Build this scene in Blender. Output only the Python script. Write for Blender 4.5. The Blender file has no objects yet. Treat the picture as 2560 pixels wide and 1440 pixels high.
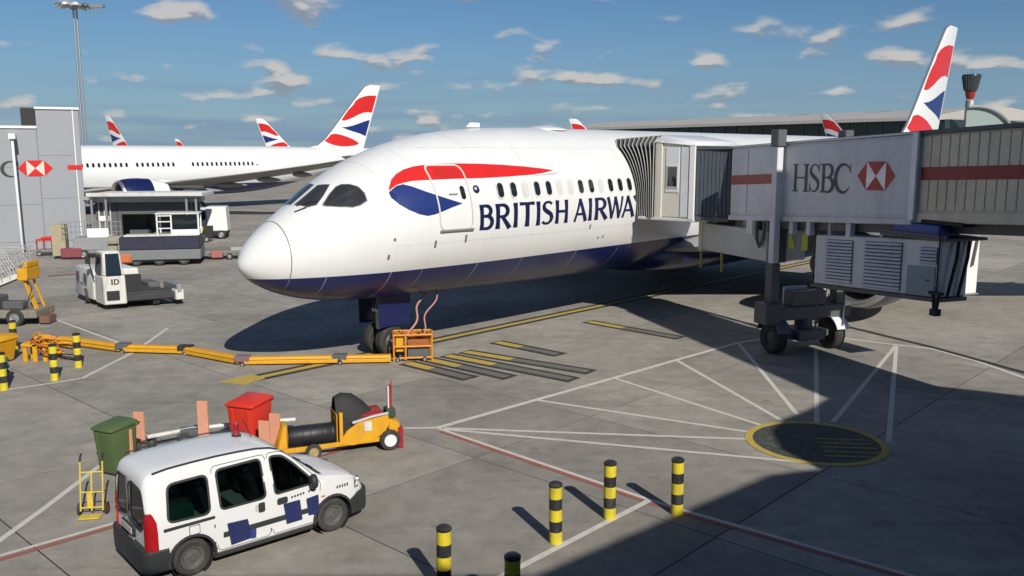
import bpy, bmesh, math, random
from mathutils import Vector, Matrix
R = math.radians
random.seed(7)
sc = bpy.context.scene
C = sc.collection

# ------------------------------------------------------------------ camera
CAM_H = 6.8
cd = bpy.data.cameras.new('camera'); cam = bpy.data.objects.new('camera', cd); C.objects.link(cam)
cam.location = (0, 0, CAM_H)
cam.rotation_euler = (R(90 - 8.836), 0, 0)
cd.sensor_width = 36.0; cd.lens = 36.0 * 2200 / 2560
cd.clip_start = 0.1; cd.clip_end = 6000
sc.camera = cam

# ------------------------------------------------------------------ light, sky, exposure
SUN_EL = R(34.0); SUN_AZ = R(156.3)
sun_dir = Vector((math.sin(SUN_AZ) * math.cos(SUN_EL), math.cos(SUN_AZ) * math.cos(SUN_EL), math.sin(SUN_EL)))
sd = bpy.data.lights.new('sun', 'SUN'); sun = bpy.data.objects.new('sun', sd); C.objects.link(sun)
sd.energy = 5.0; sd.angle = R(0.5); sd.color = (1.0, 0.95, 0.86)
sun.rotation_euler = sun_dir.to_track_quat('Z', 'Y').to_euler()
sun.location = (30, -60, 60)
SKY_STRENGTH = 0.05
w = bpy.data.worlds.new('World'); sc.world = w; w.use_nodes = True
nt = w.node_tree; N = nt.nodes; L = nt.links
bg = N['Background']; bg.inputs['Strength'].default_value = SKY_STRENGTH
sky = N.new('ShaderNodeTexSky'); sky.sky_type = 'NISHITA'; sky.sun_disc = False
sky.sun_elevation = SUN_EL; sky.sun_rotation = SUN_AZ
sky.air_density = 1.0; sky.dust_density = 0.15; sky.ozone_density = 1.6
def wn(t, **k):
    n = N.new(t)
    for a, b in k.items(): setattr(n, a, b)
    return n
def wm(op, a, b=None, c=None, clamp=False):
    n = N.new('ShaderNodeMath'); n.operation = op; n.use_clamp = clamp
    for i, x in enumerate((a, b, c)):
        if x is None: continue
        if isinstance(x, (int, float)): n.inputs[i].default_value = x
        else: L.new(x, n.inputs[i])
    return n.outputs[0]
tc = wn('ShaderNodeTexCoord')
sep = wn('ShaderNodeSeparateXYZ'); L.new(tc.outputs['Generated'], sep.inputs[0])
zz = wm('MAXIMUM', sep.outputs[2], 0.0)
den = wm('ADD', zz, 0.30)
def cloud_noise(shift, seed):
    d = wm('ADD', den, shift)
    px = wm('DIVIDE', sep.outputs[0], d); py = wm('DIVIDE', sep.outputs[1], d)
    cb = wn('ShaderNodeCombineXYZ'); L.new(px, cb.inputs[0]); L.new(py, cb.inputs[1]); cb.inputs[2].default_value = seed
    n1 = wn('ShaderNodeTexNoise'); n1.inputs['Scale'].default_value = 5.5; n1.inputs['Detail'].default_value = 4.5
    n1.inputs['Roughness'].default_value = 0.45; L.new(cb.outputs[0], n1.inputs['Vector'])
    n2 = wn('ShaderNodeTexNoise'); n2.inputs['Scale'].default_value = 0.55; n2.inputs['Detail'].default_value = 2.0
    L.new(cb.outputs[0], n2.inputs['Vector'])
    return wm('ADD', n1.outputs['Fac'], wm('MULTIPLY', wm('SUBTRACT', n2.outputs['Fac'], 0.5), 0.22))
c0 = cloud_noise(0.0, 3.3); c1 = cloud_noise(0.008, 3.3)
def wramp(v, lo, hi):
    mr = wn('ShaderNodeMapRange', interpolation_type='SMOOTHSTEP'); L.new(v, mr.inputs['Value'])
    mr.inputs['From Min'].default_value = lo; mr.inputs['From Max'].default_value = hi
    return mr.outputs['Result']
mask = wramp(c0, 0.555, 0.69)
lit = wramp(wm('SUBTRACT', c0, c1), -0.03, 0.05)
ccol = wn('ShaderNodeMix', data_type='RGBA'); L.new(lit, ccol.inputs['Factor'])
ccol.inputs['A'].default_value = (5.6, 6.1, 7.0, 1); ccol.inputs['B'].default_value = (12.5, 12.0, 11.4, 1)
mx = wn('ShaderNodeMix', data_type='RGBA'); L.new(wm('MULTIPLY', mask, 0.85), mx.inputs['Factor'])
tint = wn('ShaderNodeMix', data_type='RGBA', blend_type='MULTIPLY'); tint.inputs['Factor'].default_value = 1; tint.inputs['B'].default_value = (0.71, 1.01, 1.33, 1); L.new(sky.outputs[0], tint.inputs['A'])
cbh = wn('ShaderNodeCombineXYZ'); L.new(wm('MULTIPLY', sep.outputs[0], 3.0), cbh.inputs[0]); L.new(wm('MULTIPLY', sep.outputs[1], 3.0), cbh.inputs[1]); L.new(wm('MULTIPLY', sep.outputs[2], 55.0), cbh.inputs[2])
nh = wn('ShaderNodeTexNoise'); nh.inputs['Scale'].default_value = 1.3; nh.inputs['Detail'].default_value = 5.0; L.new(cbh.outputs[0], nh.inputs['Vector'])
far_band = wm('MULTIPLY', wm('ADD', 0.55, wm('MULTIPLY', wramp(nh.outputs['Fac'], 0.35, 0.68), 0.45)), wm('SUBTRACT', 1.0, wramp(zz, 0.0, 0.15)))
fb = wn('ShaderNodeMix', data_type='RGBA'); L.new(wm('MULTIPLY', far_band, 1.0), fb.inputs['Factor']); L.new(tint.outputs['Result'], fb.inputs['A']); fb.inputs['B'].default_value = (4.2, 6.3, 9.2, 1)
L.new(fb.outputs['Result'], mx.inputs['A']); L.new(ccol.outputs['Result'], mx.inputs['B'])
L.new(mx.outputs['Result'], bg.inputs['Color'])

vs = sc.view_settings
vs.view_transform = 'Standard'; vs.look = 'None'; vs.gamma = 1.0; vs.exposure = -0.06; vs.use_curve_mapping = False
sc.cycles.max_bounces = 6

# ------------------------------------------------------------------ materials
MATS = {}
def mat(name, col, rough=0.5, metal=0.0, var=0.0, scale=3.0, bump=0.0, bscale=40.0, dirt=0.0, dirtcol=(0.10, 0.09, 0.075), spec=0.5, coat=0.0):
    """plain surface with tone variation (var), blotchy grime (dirt) and fine relief (bump)"""
    if name in MATS: return MATS[name]
    m = bpy.data.materials.new(name); m.use_nodes = True
    t = m.node_tree; b = t.nodes['Principled BSDF']
    b.inputs['Base Color'].default_value = (*col, 1); b.inputs['Roughness'].default_value = rough
    b.inputs['Metallic'].default_value = metal; b.inputs['Specular IOR Level'].default_value = spec
    if coat: b.inputs['Coat Weight'].default_value = coat; b.inputs['Coat Roughness'].default_value = 0.08
    tcn = t.nodes.new('ShaderNodeTexCoord')
    if var or dirt:
        nz = t.nodes.new('ShaderNodeTexNoise'); nz.inputs['Scale'].default_value = scale; nz.inputs['Detail'].default_value = 6
        t.links.new(tcn.outputs['Object'], nz.inputs['Vector'])
        mixv = t.nodes.new('ShaderNodeMix'); mixv.data_type = 'RGBA'; mixv.blend_type = 'MIX'
        mixv.inputs['A'].default_value = (*[c * (1 - var) for c in col], 1); mixv.inputs['B'].default_value = (*[min(1, c * (1 + var)) for c in col], 1)
        t.links.new(nz.outputs['Fac'], mixv.inputs['Factor']); last = mixv.outputs['Result']
        if dirt:
            n2 = t.nodes.new('ShaderNodeTexNoise'); n2.inputs['Scale'].default_value = scale * 0.7; n2.inputs['Detail'].default_value = 8; n2.inputs['Roughness'].default_value = 0.7
            mp = t.nodes.new('ShaderNodeMapping'); mp.inputs['Scale'].default_value = (1, 1, 0.35); mp.inputs['Location'].default_value = (7, 3, 1)
            t.links.new(tcn.outputs['Object'], mp.inputs['Vector']); t.links.new(mp.outputs[0], n2.inputs['Vector'])
            mr = t.nodes.new('ShaderNodeMapRange'); mr.inputs['From Min'].default_value = 0.48; mr.inputs['From Max'].default_value = 0.8
            mr.inputs['To Max'].default_value = dirt; t.links.new(n2.outputs['Fac'], mr.inputs['Value'])
            md = t.nodes.new('ShaderNodeMix'); md.data_type = 'RGBA'; md.inputs['B'].default_value = (*dirtcol, 1)
            t.links.new(mr.outputs['Result'], md.inputs['Factor']); t.links.new(last, md.inputs['A']); last = md.outputs['Result']
        t.links.new(last, b.inputs['Base Color'])
    if bump:
        nb = t.nodes.new('ShaderNodeTexNoise'); nb.inputs['Scale'].default_value = bscale; nb.inputs['Detail'].default_value = 4
        t.links.new(tcn.outputs['Object'], nb.inputs['Vector'])
        bp = t.nodes.new('ShaderNodeBump'); bp.inputs['Strength'].default_value = bump; bp.inputs['Distance'].default_value = 0.02
        t.links.new(nb.outputs['Fac'], bp.inputs['Height']); t.links.new(bp.outputs[0], b.inputs['Normal'])
    MATS[name] = m; return m

def concrete(name, tone):
    m = bpy.data.materials.new(name); m.use_nodes = True; t = m.node_tree; b = t.nodes['Principled BSDF']
    nn = t.nodes.new; lk = t.links.new
    geo = nn('ShaderNodeNewGeometry'); oi = nn('ShaderNodeObjectInfo')
    def noise(scale, det, mapping=None, rot=0, rough=0.6):
        n = nn('ShaderNodeTexNoise'); n.inputs['Scale'].default_value = scale; n.inputs['Detail'].default_value = det; n.inputs['Roughness'].default_value = rough
        if mapping:
            mp = nn('ShaderNodeMapping'); mp.inputs['Scale'].default_value = mapping; mp.inputs['Rotation'].default_value = (0, 0, rot)
            lk(geo.outputs['Position'], mp.inputs['Vector']); lk(mp.outputs[0], n.inputs['Vector'])
        else: lk(geo.outputs['Position'], n.inputs['Vector'])
        return n.outputs['Fac']
    def rng(v, a, bb, c, d):
        r = nn('ShaderNodeMapRange'); lk(v, r.inputs['Value']); r.inputs['From Min'].default_value = a; r.inputs['From Max'].default_value = bb
        r.inputs['To Min'].default_value = c; r.inputs['To Max'].default_value = d; return r.outputs['Result']
    def mul(a, bb):
        x = nn('ShaderNodeMath'); x.operation = 'MULTIPLY'; lk(a, x.inputs[0]); lk(bb, x.inputs[1]); return x.outputs[0]
    v = rng(noise(0.23, 5), 0.3, 0.7, 0.78, 1.2)                       # broad blotches
    v = mul(v, rng(noise(1.7, 8, None, 0, 0.7), 0.3, 0.72, 1.16, 0.76))  # grime
    v = mul(v, rng(noise(60, 3), 0.25, 0.75, 0.86, 1.13))               # aggregate
    v = mul(v, rng(noise(1.0, 5, (0.16, 2.6, 1), R(47)), 0.56, 0.78, 1.0, 0.74))   # rubber streaks along the stand
    v = mul(v, rng(noise(1.0, 5, (0.10, 1.6, 1), R(-38)), 0.6, 0.8, 1.0, 0.8))    # rubber streaks across it
    v = mul(v, rng(noise(0.8, 7, (1, 1, 1), 0, 0.75), 0.62, 0.72, 1.0, 0.42))      # oil spots
    v = mul(v, rng(oi.outputs['Random'], 0, 1, 0.85, 1.12))
    mx = nn('ShaderNodeMix'); mx.data_type = 'RGBA'; mx.blend_type = 'MULTIPLY'; mx.inputs['Factor'].default_value = 1
    mx.inputs['A'].default_value = (*tone, 1)
    cmb = nn('ShaderNodeCombineColor'); [lk(v, cmb.inputs[i]) for i in range(3)]
    lk(cmb.outputs[0], mx.inputs['B']); lk(mx.outputs['Result'], b.inputs['Base Color'])
    b.inputs['Roughness'].default_value = 0.85; b.inputs['Specular IOR Level'].default_value = 0.3
    bp = nn('ShaderNodeBump'); bp.inputs['Strength'].default_value = 0.25; bp.inputs['Distance'].default_value = 0.01
    lk(noise(35, 5), bp.inputs['Height']); lk(bp.outputs[0], b.inputs['Normal'])
    return m
M_CONC = concrete('apron_concrete', (0.30, 0.278, 0.242))
M_JOINT = mat('joint_sealant', (0.03, 0.03, 0.03), 0.9)

def paint(name, col, wear=0.5, under=(0.22, 0.205, 0.18)):
    m = bpy.data.materials.new(name); m.use_nodes = True; t = m.node_tree; b = t.nodes['Principled BSDF']; nn = t.nodes.new; lk = t.links.new
    geo = nn('ShaderNodeNewGeometry'); n = nn('ShaderNodeTexNoise'); n.inputs['Scale'].default_value = 5; n.inputs['Detail'].default_value = 9; n.inputs['Roughness'].default_value = 0.75
    lk(geo.outputs['Position'], n.inputs['Vector'])
    r = nn('ShaderNodeMapRange'); lk(n.outputs['Fac'], r.inputs['Value']); r.inputs['From Min'].default_value = 0.5; r.inputs['From Max'].default_value = 0.72; r.inputs['To Max'].default_value = wear
    mx = nn('ShaderNodeMix'); mx.data_type = 'RGBA'; mx.inputs['A'].default_value = (*col, 1); mx.inputs['B'].default_value = (*under, 1)
    lk(r.outputs['Result'], mx.inputs['Factor']); lk(mx.outputs['Result'], b.inputs['Base Color']); b.inputs['Roughness'].default_value = 0.7
    return m
P_WHITE = paint('line_white', (0.58, 0.56, 0.5), 0.55)
P_RED = paint('line_red', (0.34, 0.10, 0.085), 0.8)
P_YELLOW = paint('line_yellow', (0.5, 0.36, 0.07), 0.7)
P_BLACK = paint('line_black', (0.035, 0.035, 0.033), 0.4)
P_WORN = paint('line_worn_grey', (0.15, 0.14, 0.12), 0.6)
P_DARK = paint('line_dark_green', (0.05, 0.058, 0.05), 0.75)

WHITE = mat('white_gloss', (0.78, 0.78, 0.77), 0.3, var=0.03, coat=0.3)
WHITE_D = mat('white_grimy', (0.62, 0.61, 0.57), 0.5, var=0.08, dirt=0.55, scale=4)
CREAM = mat('cream_panel', (0.62, 0.60, 0.52), 0.5, var=0.05, dirt=0.2, scale=2)
GREYP = mat('grey_panel', (0.66, 0.67, 0.695), 0.45, var=0.07, dirt=0.42, dirtcol=(.22, .21, .19), scale=1.8)
GREYL = mat('light_grey_cladding', (0.29, 0.30, 0.325), 0.55, var=0.04, dirt=0.12, scale=0.6)
BEIGE = mat('weathered_beige_panel', (0.78, 0.67, 0.50), 0.55, var=0.12, dirt=0.45, dirtcol=(.25, .21, .16), scale=2.2)
GREYD = mat('dark_grey_steel', (0.10, 0.105, 0.11), 0.5, var=0.15, dirt=0.3, scale=5)
STEEL = mat('galvanised_steel', (0.42, 0.43, 0.44), 0.42, 0.7, var=0.1, scale=8)
SLATE = mat('slate_curtain', (0.075, 0.09, 0.11), 0.6, var=0.15, scale=3)
BLACK = mat('black_rubber', (0.022, 0.022, 0.023), 0.75, var=0.25, scale=6, bump=0.2)
TYRE = mat('tyre_rubber', (0.035, 0.034, 0.032), 0.85, var=0.3, scale=10, dirt=0.5, dirtcol=(0.12, 0.11, 0.1))
GLASS = mat('dark_glass', (0.012, 0.016, 0.017), 0.06, spec=0.8)
NAVY = mat('navy_paint', (0.008, 0.014, 0.075), 0.3, var=0.06, coat=0.3)
INK = mat('navy_lettering', (0.008, 0.012, 0.06), 0.35)
RED = mat('flag_red', (0.62, 0.02, 0.018), 0.35, var=0.05)
REDD = mat('deep_red', (0.30, 0.018, 0.02), 0.45, var=0.1)
YELLOW = mat('safety_yellow', (0.66, 0.33, 0.012), 0.5, var=0.1, dirt=0.35, scale=5)
YLEMON = mat('bollard_yellow', (0.68, 0.55, 0.03), 0.5, var=0.14, dirt=0.7, scale=9)
BLKBAND = mat('bollard_black', (0.022, 0.022, 0.022), 0.55, var=0.2, dirt=0.45, dirtcol=(.16, .15, .12), scale=9)
ORANGE = mat('orange_cage', (0.62, 0.24, 0.02), 0.5, var=0.12, dirt=0.4, scale=8)
SALMON = mat('faded_salmon', (0.62, 0.30, 0.19), 0.7, var=0.12, dirt=0.3, dirtcol=(0.75, 0.6, 0.5), scale=6)
REDBIN = mat('red_bin_plastic', (0.60, 0.035, 0.018), 0.45, var=0.06, dirt=0.1)
GREENBIN = mat('green_bin_plastic', (0.075, 0.12, 0.045), 0.5, var=0.08, dirt=0.2)
ALLOY = mat('bare_alloy', (0.55, 0.55, 0.55), 0.28, 0.85, var=0.06)
WINGG = mat('wing_grey', (0.27, 0.27, 0.26), 0.5, var=0.06, dirt=0.15, scale=1.0)
ROOFG = mat('roof_grey', (0.42, 0.40, 0.37), 0.6, var=0.06, scale=0.05)
TREEG = mat('dark_glazing_green', (0.025, 0.045, 0.042), 0.25, var=0.3, scale=0.2)

# ------------------------------------------------------------------ mesh helpers
class MB:
    def __init__(s): s.v = []; s.f = []; s.m = []
    def add(s, vs, fs, m=0):
        o = len(s.v); s.v += [tuple(p) for p in vs]; s.f += [tuple(i + o for i in f) for f in fs]; s.m += [m] * len(fs); return s
    def hexa(s, b, t, m=0):
        return s.add(list(b) + list(t), [(3, 2, 1, 0), (4, 5, 6, 7), (0, 1, 5, 4), (1, 2, 6, 5), (2, 3, 7, 6), (3, 0, 4, 7)], m)
    def box(s, x0, x1, y0, y1, z0, z1, m=0):
        return s.hexa([(x0, y0, z0), (x1, y0, z0), (x1, y1, z0), (x0, y1, z0)], [(x0, y0, z1), (x1, y0, z1), (x1, y1, z1), (x0, y1, z1)], m)
    def beam(s, p0, p1, wd, ht, m=0, up=(0, 0, 1)):
        p0 = Vector(p0); p1 = Vector(p1); d = (p1 - p0).normalized(); upv = Vector(up)
        if abs(d.dot(upv)) > 0.98: upv = Vector((0, 1, 0))
        a = d.cross(upv).normalized() * (wd / 2); c = a.cross(d).normalized() * (ht / 2)
        return s.hexa([p0 - a - c, p1 - a - c, p1 + a - c, p0 + a - c], [p0 - a + c, p1 - a + c, p1 + a + c, p0 + a + c], m)
    def loft(s, rings, m=0, cap=True, closed=True):
        n = len(rings[0]); vs = [p for r in rings for p in r]; fs = []
        for i in range(len(rings) - 1):
            for j in range(n if closed else n - 1):
                a = i * n + j; b = i * n + (j + 1) % n; fs.append((a, b, b + n, a + n))
        if cap: fs += [tuple(range(n))[::-1], tuple(range((len(rings) - 1) * n, len(rings) * n))]
        return s.add(vs, fs, m)
    def cyl(s, p0, p1, r0, r1=None, n=16, m=0, cap=True):
        r1 = r0 if r1 is None else r1; p0 = Vector(p0); p1 = Vector(p1); d = (p1 - p0).normalized()
        a = d.orthogonal().normalized(); b = d.cross(a)
        rg = lambda p, r: [p + a * (r * math.cos(2 * math.pi * k / n)) + b * (r * math.sin(2 * math.pi * k / n)) for k in range(n)]
        return s.loft([rg(p0, r0), rg(p1, r1)], m, cap)
    def tube(s, path, r, n=8, m=0):
        P = [Vector(p) for p in path]; rings = []; a = None
        for i, p in enumerate(P):
            d = (P[min(i + 1, len(P) - 1)] - P[max(i - 1, 0)]).normalized()
            a = d.orthogonal().normalized() if a is None else (a - d * a.dot(d)).normalized()
            b = d.cross(a); rings.append([p + a * (r * math.cos(2 * math.pi * k / n)) + b * (r * math.sin(2 * math.pi * k / n)) for k in range(n)])
        return s.loft(rings, m, True)
    def lathe(s, prof, o, axis, n=32, m=0, cap=False):
        o = Vector(o); d = Vector(axis).normalized(); a = d.orthogonal().normalized(); b = d.cross(a)
        return s.loft([[o + d * h + a * (r * math.cos(2 * math.pi * k / n)) + b * (r * math.sin(2 * math.pi * k / n)) for k in range(n)] for r, h in prof], m, cap)
    def ext(s, poly, vec, m=0):
        P = [Vector(p) for p in poly]; v = Vector(vec); n = len(P)
        return s.add(P + [p + v for p in P], [tuple(range(n))[::-1], tuple(range(n, 2 * n))] + [(i, (i + 1) % n, (i + 1) % n + n, i + n) for i in range(n)], m)
    def poly(s, pts, m=0): return s.add(pts, [tuple(range(len(pts)))], m)
    def mesh(s, name, mats, smooth=35, bev=0, seg=1):
        bm = bmesh.new(); vs = [bm.verts.new(p) for p in s.v]
        for f, mi in zip(s.f, s.m):
            try: fc = bm.faces.new([vs[i] for i in f]); fc.material_index = mi
            except ValueError: pass
        bmesh.ops.recalc_face_normals(bm, faces=bm.faces)
        if bev:
            ed = [e for e in bm.edges if len(e.link_faces) == 2 and e.calc_face_angle(0) > R(30)]
            bmesh.ops.bevel(bm, geom=ed, offset=bev, segments=seg, affect='EDGES', profile=0.5, clamp_overlap=True)
        me = bpy.data.meshes.new(name); bm.to_mesh(me); bm.free()
        for x in (mats if isinstance(mats, (list, tuple)) else [mats]): me.materials.append(x)
        if smooth:
            me.polygons.foreach_set('use_smooth', [True] * len(me.polygons)); me.set_sharp_from_angle(angle=R(smooth))
        return me
    def build(s, name, mats, parent=None, smooth=35, bev=0, seg=1, loc=None, rot=None):
        return link(name, s.mesh(name, mats, smooth, bev, seg), parent, loc, rot)
def link(name, me, parent=None, loc=None, rot=None):
    o = bpy.data.objects.new(name, me); C.objects.link(o)
    if parent is not None: o.parent = parent
    if loc is not None: o.location = loc
    if rot is not None: o.rotation_euler = rot
    return o
def tag(o, label, cat=None, group=None, kind=None):
    o['label'] = label
    if cat: o['category'] = cat
    if group: o['group'] = group
    if kind: o['kind'] = kind
    return o
def thing(name, label, cat, loc=(0, 0, 0), rz=0.0, group=None):
    o = bpy.data.objects.new(name, None); o.empty_display_size = 0.3; C.objects.link(o)
    o.location = loc if len(loc) == 3 else (*loc, 0); o.rotation_euler = (0, 0, rz)
    return tag(o, label, cat, group)
def copy_tree(o, parent=None, skip=()):
    c = o.copy(); C.objects.link(c); c.parent = parent
    for ch in list(o.children):
        if ch.name.split('.')[0] not in skip: copy_tree(ch, c, skip)
    return c
def wheel(name, parent, c, axis, r, wd, hubmat=None, hub=0.55, tyre=None):
    """tyre with rounded shoulders; the rim is its sub-part"""
    c = Vector(c); d = Vector(axis).normalized()
    m = MB(); m.lathe([(r * hub, -wd * .42), (r * .86, -wd * .5), (r * .97, -wd * .38), (r, -wd * .15), (r, wd * .15), (r * .97, wd * .38), (r * .86, wd * .5), (r * hub, wd * .42)], c, d, 28)
    t = m.build(name, tyre or TYRE, parent)
    q = MB(); q.lathe([(0.001, wd * .30), (r * .16, wd * .34), (r * .2, wd * .26), (r * .42, wd * .22), (r * .5, wd * .36), (r * hub * 1.02, wd * .40)], c, d, 24)
    q.lathe([(0.001, -wd * .30), (r * .16, -wd * .34), (r * .2, -wd * .26), (r * .42, -wd * .22), (r * .5, -wd * .36), (r * hub * 1.02, -wd * .40)], c, d, 24)
    q.build('rim', hubmat or STEEL, t if t.parent and t.parent.parent is None else parent)
    return t
def rrect(x0, x1, y0, y1, r, n=5):
    r = r if isinstance(r, (list, tuple)) else [r] * 4; P = []
    for cx, cy, a0, rr in ((x1 - r[0], y1 - r[0], 0, r[0]), (x0 + r[1], y1 - r[1], 90, r[1]), (x0 + r[2], y0 + r[2], 180, r[2]), (x1 - r[3], y0 + r[3], 270, r[3])):
        for k in range(n + 1): a = R(a0 + 90 * k / n); P.append((cx + rr * math.cos(a), cy + rr * math.sin(a)))
    return P
def round_poly(P, r, n=4):
    """round the corners of a 2D polygon by radius-like distance r"""
    out = []; m = len(P)
    for i in range(m):
        p = Vector(P[i]); a = Vector(P[i - 1]); b = Vector(P[(i + 1) % m])
        da = min(r, (a - p).length * .45); db = min(r, (b - p).length * .45)
        q0 = p + (a - p).normalized() * da; q1 = p + (b - p).normalized() * db
        for k in range(n + 1):
            t = k / n; q = q0 * (1 - t) ** 2 + p * 2 * t * (1 - t) + q1 * t * t; out.append((q.x, q.y))
    return out
def pchip(X, Y):
    n = len(X); h = [X[i + 1] - X[i] for i in range(n - 1)]; d = [(Y[i + 1] - Y[i]) / h[i] for i in range(n - 1)]; m = [0.0] * n
    m[0] = d[0]; m[-1] = d[-1]
    for i in range(1, n - 1):
        if d[i - 1] * d[i] > 0:
            w1 = 2 * h[i] + h[i - 1]; w2 = h[i] + 2 * h[i - 1]; m[i] = (w1 + w2) / (w1 / d[i - 1] + w2 / d[i])
    def f(x):
        x = min(max(x, X[0]), X[-1]); i = 0
        while i < n - 2 and x > X[i + 1]: i += 1
        t = (x - X[i]) / h[i]; t2 = t * t; t3 = t2 * t
        return Y[i] * (2 * t3 - 3 * t2 + 1) + h[i] * m[i] * (t3 - 2 * t2 + t) + Y[i + 1] * (-2 * t3 + 3 * t2) + h[i] * m[i + 1] * (t3 - t2)
    return f

# ------------------------------------------------------------------ lettering: pen strokes of varying width, as polygons
def pen(path, ws, closed=False):
    P = [Vector(p) for p in path]; n = len(P)
    if not isinstance(ws, (list, tuple)): ws = [ws] * n
    if len(ws) == 2 and n > 2: ws = [ws[0] + (ws[1] - ws[0]) * i / (n - 1) for i in range(n)]
    Lp = []; Rp = []
    for i, p in enumerate(P):
        if closed: d = P[(i + 1) % n] - P[i - 1]
        else: d = P[min(i + 1, n - 1)] - P[max(i - 1, 0)]
        d.normalize(); q = Vector((-d.y, d.x)) * (ws[i] / 2); Lp.append(p + q); Rp.append(p - q)
    if closed: Lp.append(Lp[0]); Rp.append(Rp[0])
    return [[tuple(Lp[i]), tuple(Lp[i + 1]), tuple(Rp[i + 1]), tuple(Rp[i])] for i in range(len(Lp) - 1)]
def arc(cx, cy, rx, ry, a0, a1, n=12): return [(cx + rx * math.cos(R(a0 + (a1 - a0) * k / n)), cy + ry * math.sin(R(a0 + (a1 - a0) * k / n))) for k in range(n + 1)]
def bulge(n, a, b): return [a + (b - a) * math.sin(math.pi * i / (n - 1)) for i in range(n)]
def glyph(ch):
    """flared humanist capitals, height 1; returns list of strokes (each a list of quads) and the advance width"""
    t, h = .17, .115
    stem = lambda x: pen([(x, 0), (x, .25), (x, .75), (x, 1)], [t * 1.18, t * .98, t * .98, t * 1.18])
    if ch == 'I': return [stem(.1)], .2
    if ch == 'B':
        u_ = [(.1, .945), (.28, .945)] + arc(.30, .745, .2, .2, 90, -90, 10)[1:] + [(.1, .545)]
        l_ = [(.1, .545), (.30, .545)] + arc(.32, .30, .235, .245, 90, -90, 10)[1:] + [(.1, .055)]
        return [stem(.1), pen(u_, bulge(len(u_), h * .9, t)), pen(l_, bulge(len(l_), h * .9, t * 1.05))], .6
    if ch == 'R':
        u_ = [(.1, .945), (.28, .945)] + arc(.30, .715, .215, .23, 90, -90, 10)[1:] + [(.1, .485)]
        return [stem(.1), pen(u_, bulge(len(u_), h * .9, t)), pen([(.27, .5), (.42, .28), (.62, 0)], [t * .8, t * .95, t * 1.15])], .66
    if ch == 'T': return [pen([(0, .945), (.31, .945), (.62, .945)], [h * 1.25, h * .95, h * 1.25]), stem(.31)], .62
    if ch == 'S':
        P = [(.44, .86), (.36, .94), (.25, .955), (.13, .91), (.075, .80), (.09, .68), (.17, .59), (.28, .52), (.39, .43), (.435, .30), (.40, .16), (.31, .07), (.20, .045), (.10, .07), (.02, .14)]
        return [pen(P, [h * 1.1, h * .9, h * .9, h, t * .85, t, t * 1.05, t * 1.1, t * 1.05, t, t * .85, h, h * .9, h * .9, h * 1.1])], .50
    if ch == 'H': return [stem(.1), stem(.58), pen([(.1, .52), (.58, .52)], h)], .68
    if ch == 'A': return [pen([(.05, 0), (.2, .5), (.36, 1)], [t * .75, t * .66, t * .8]), pen([(.34, 1), (.5, .5), (.68, 0)], [t * .95, t, t * 1.15]), pen([(.14, .33), (.56, .33)], h * .9)], .72
    if ch == 'W': return [pen([(.04, 1), (.16, .5), (.27, 0)], [t * 1.1, t, t * .85]), pen([(.27, 0), (.38, .5), (.48, 1)], [t * .7, t * .62, t * .7]), pen([(.48, 1), (.6, .5), (.70, 0)], [t, t, t * .85]), pen([(.70, 0), (.82, .5), (.93, 1)], [t * .7, t * .62, t * .75])], .96
    if ch == 'Y': return [pen([(.04, 1), (.19, .72), (.33, .45)], [t * 1.1, t * .95, t * .9]), pen([(.33, .45), (.47, .72), (.6, 1)], [t * .7, t * .62, t * .75]), pen([(.33, .5), (.33, 0)], [t * .95, t * 1.1])], .64
def serif_glyph(ch):
    t, h = .13, .045
    def stem(x): return [pen([(x, 0), (x, 1)], t), pen([(x - .14, .022), (x + .14, .022)], h), pen([(x - .14, .978), (x + .14, .978)], h)]
    if ch == 'H': return stem(.14) + stem(.68) + [pen([(.14, .5), (.68, .5)], h * 1.1)], .82
    if ch == 'S':
        P = [(.47, .80), (.41, .92), (.29, .978), (.16, .94), (.085, .82), (.09, .69), (.18, .59), (.29, .51), (.41, .42), (.47, .30), (.45, .16), (.36, .05), (.24, .022), (.13, .06), (.05, .20)]
        return [pen(P, [.03, .04, .05, .07, .1, .12, .14, .15, .14, .12, .1, .07, .05, .04, .03]), pen([(.045, 0), (.045, .3)], .03), pen([(.48, .72), (.48, 1)], .03)], .56
    if ch == 'B':
        u_ = [(.14, .978), (.34, .978)] + arc(.34, .75, .2, .228, 90, -90, 10)[1:] + [(.14, .522)]
        l_ = [(.14, .522), (.36, .522)] + arc(.36, .272, .235, .25, 90, -90, 10)[1:] + [(.14, .022)]
        return stem(.14)[:1] + [pen([(0, .022), (.2, .022)], h), pen([(0, .978), (.2, .978)], h), pen(u_, bulge(len(u_), h, t)), pen(l_, bulge(len(l_), h, t * 1.1))], .64
    if ch == 'C':
        P = arc(.42, .5, .35, .478, 38, 322, 22)
        return [pen(P, [.03] + bulge(21, .045, .15) + [.03]), pen([(.72, .68), (.72, 1)], .03)], .78

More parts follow.
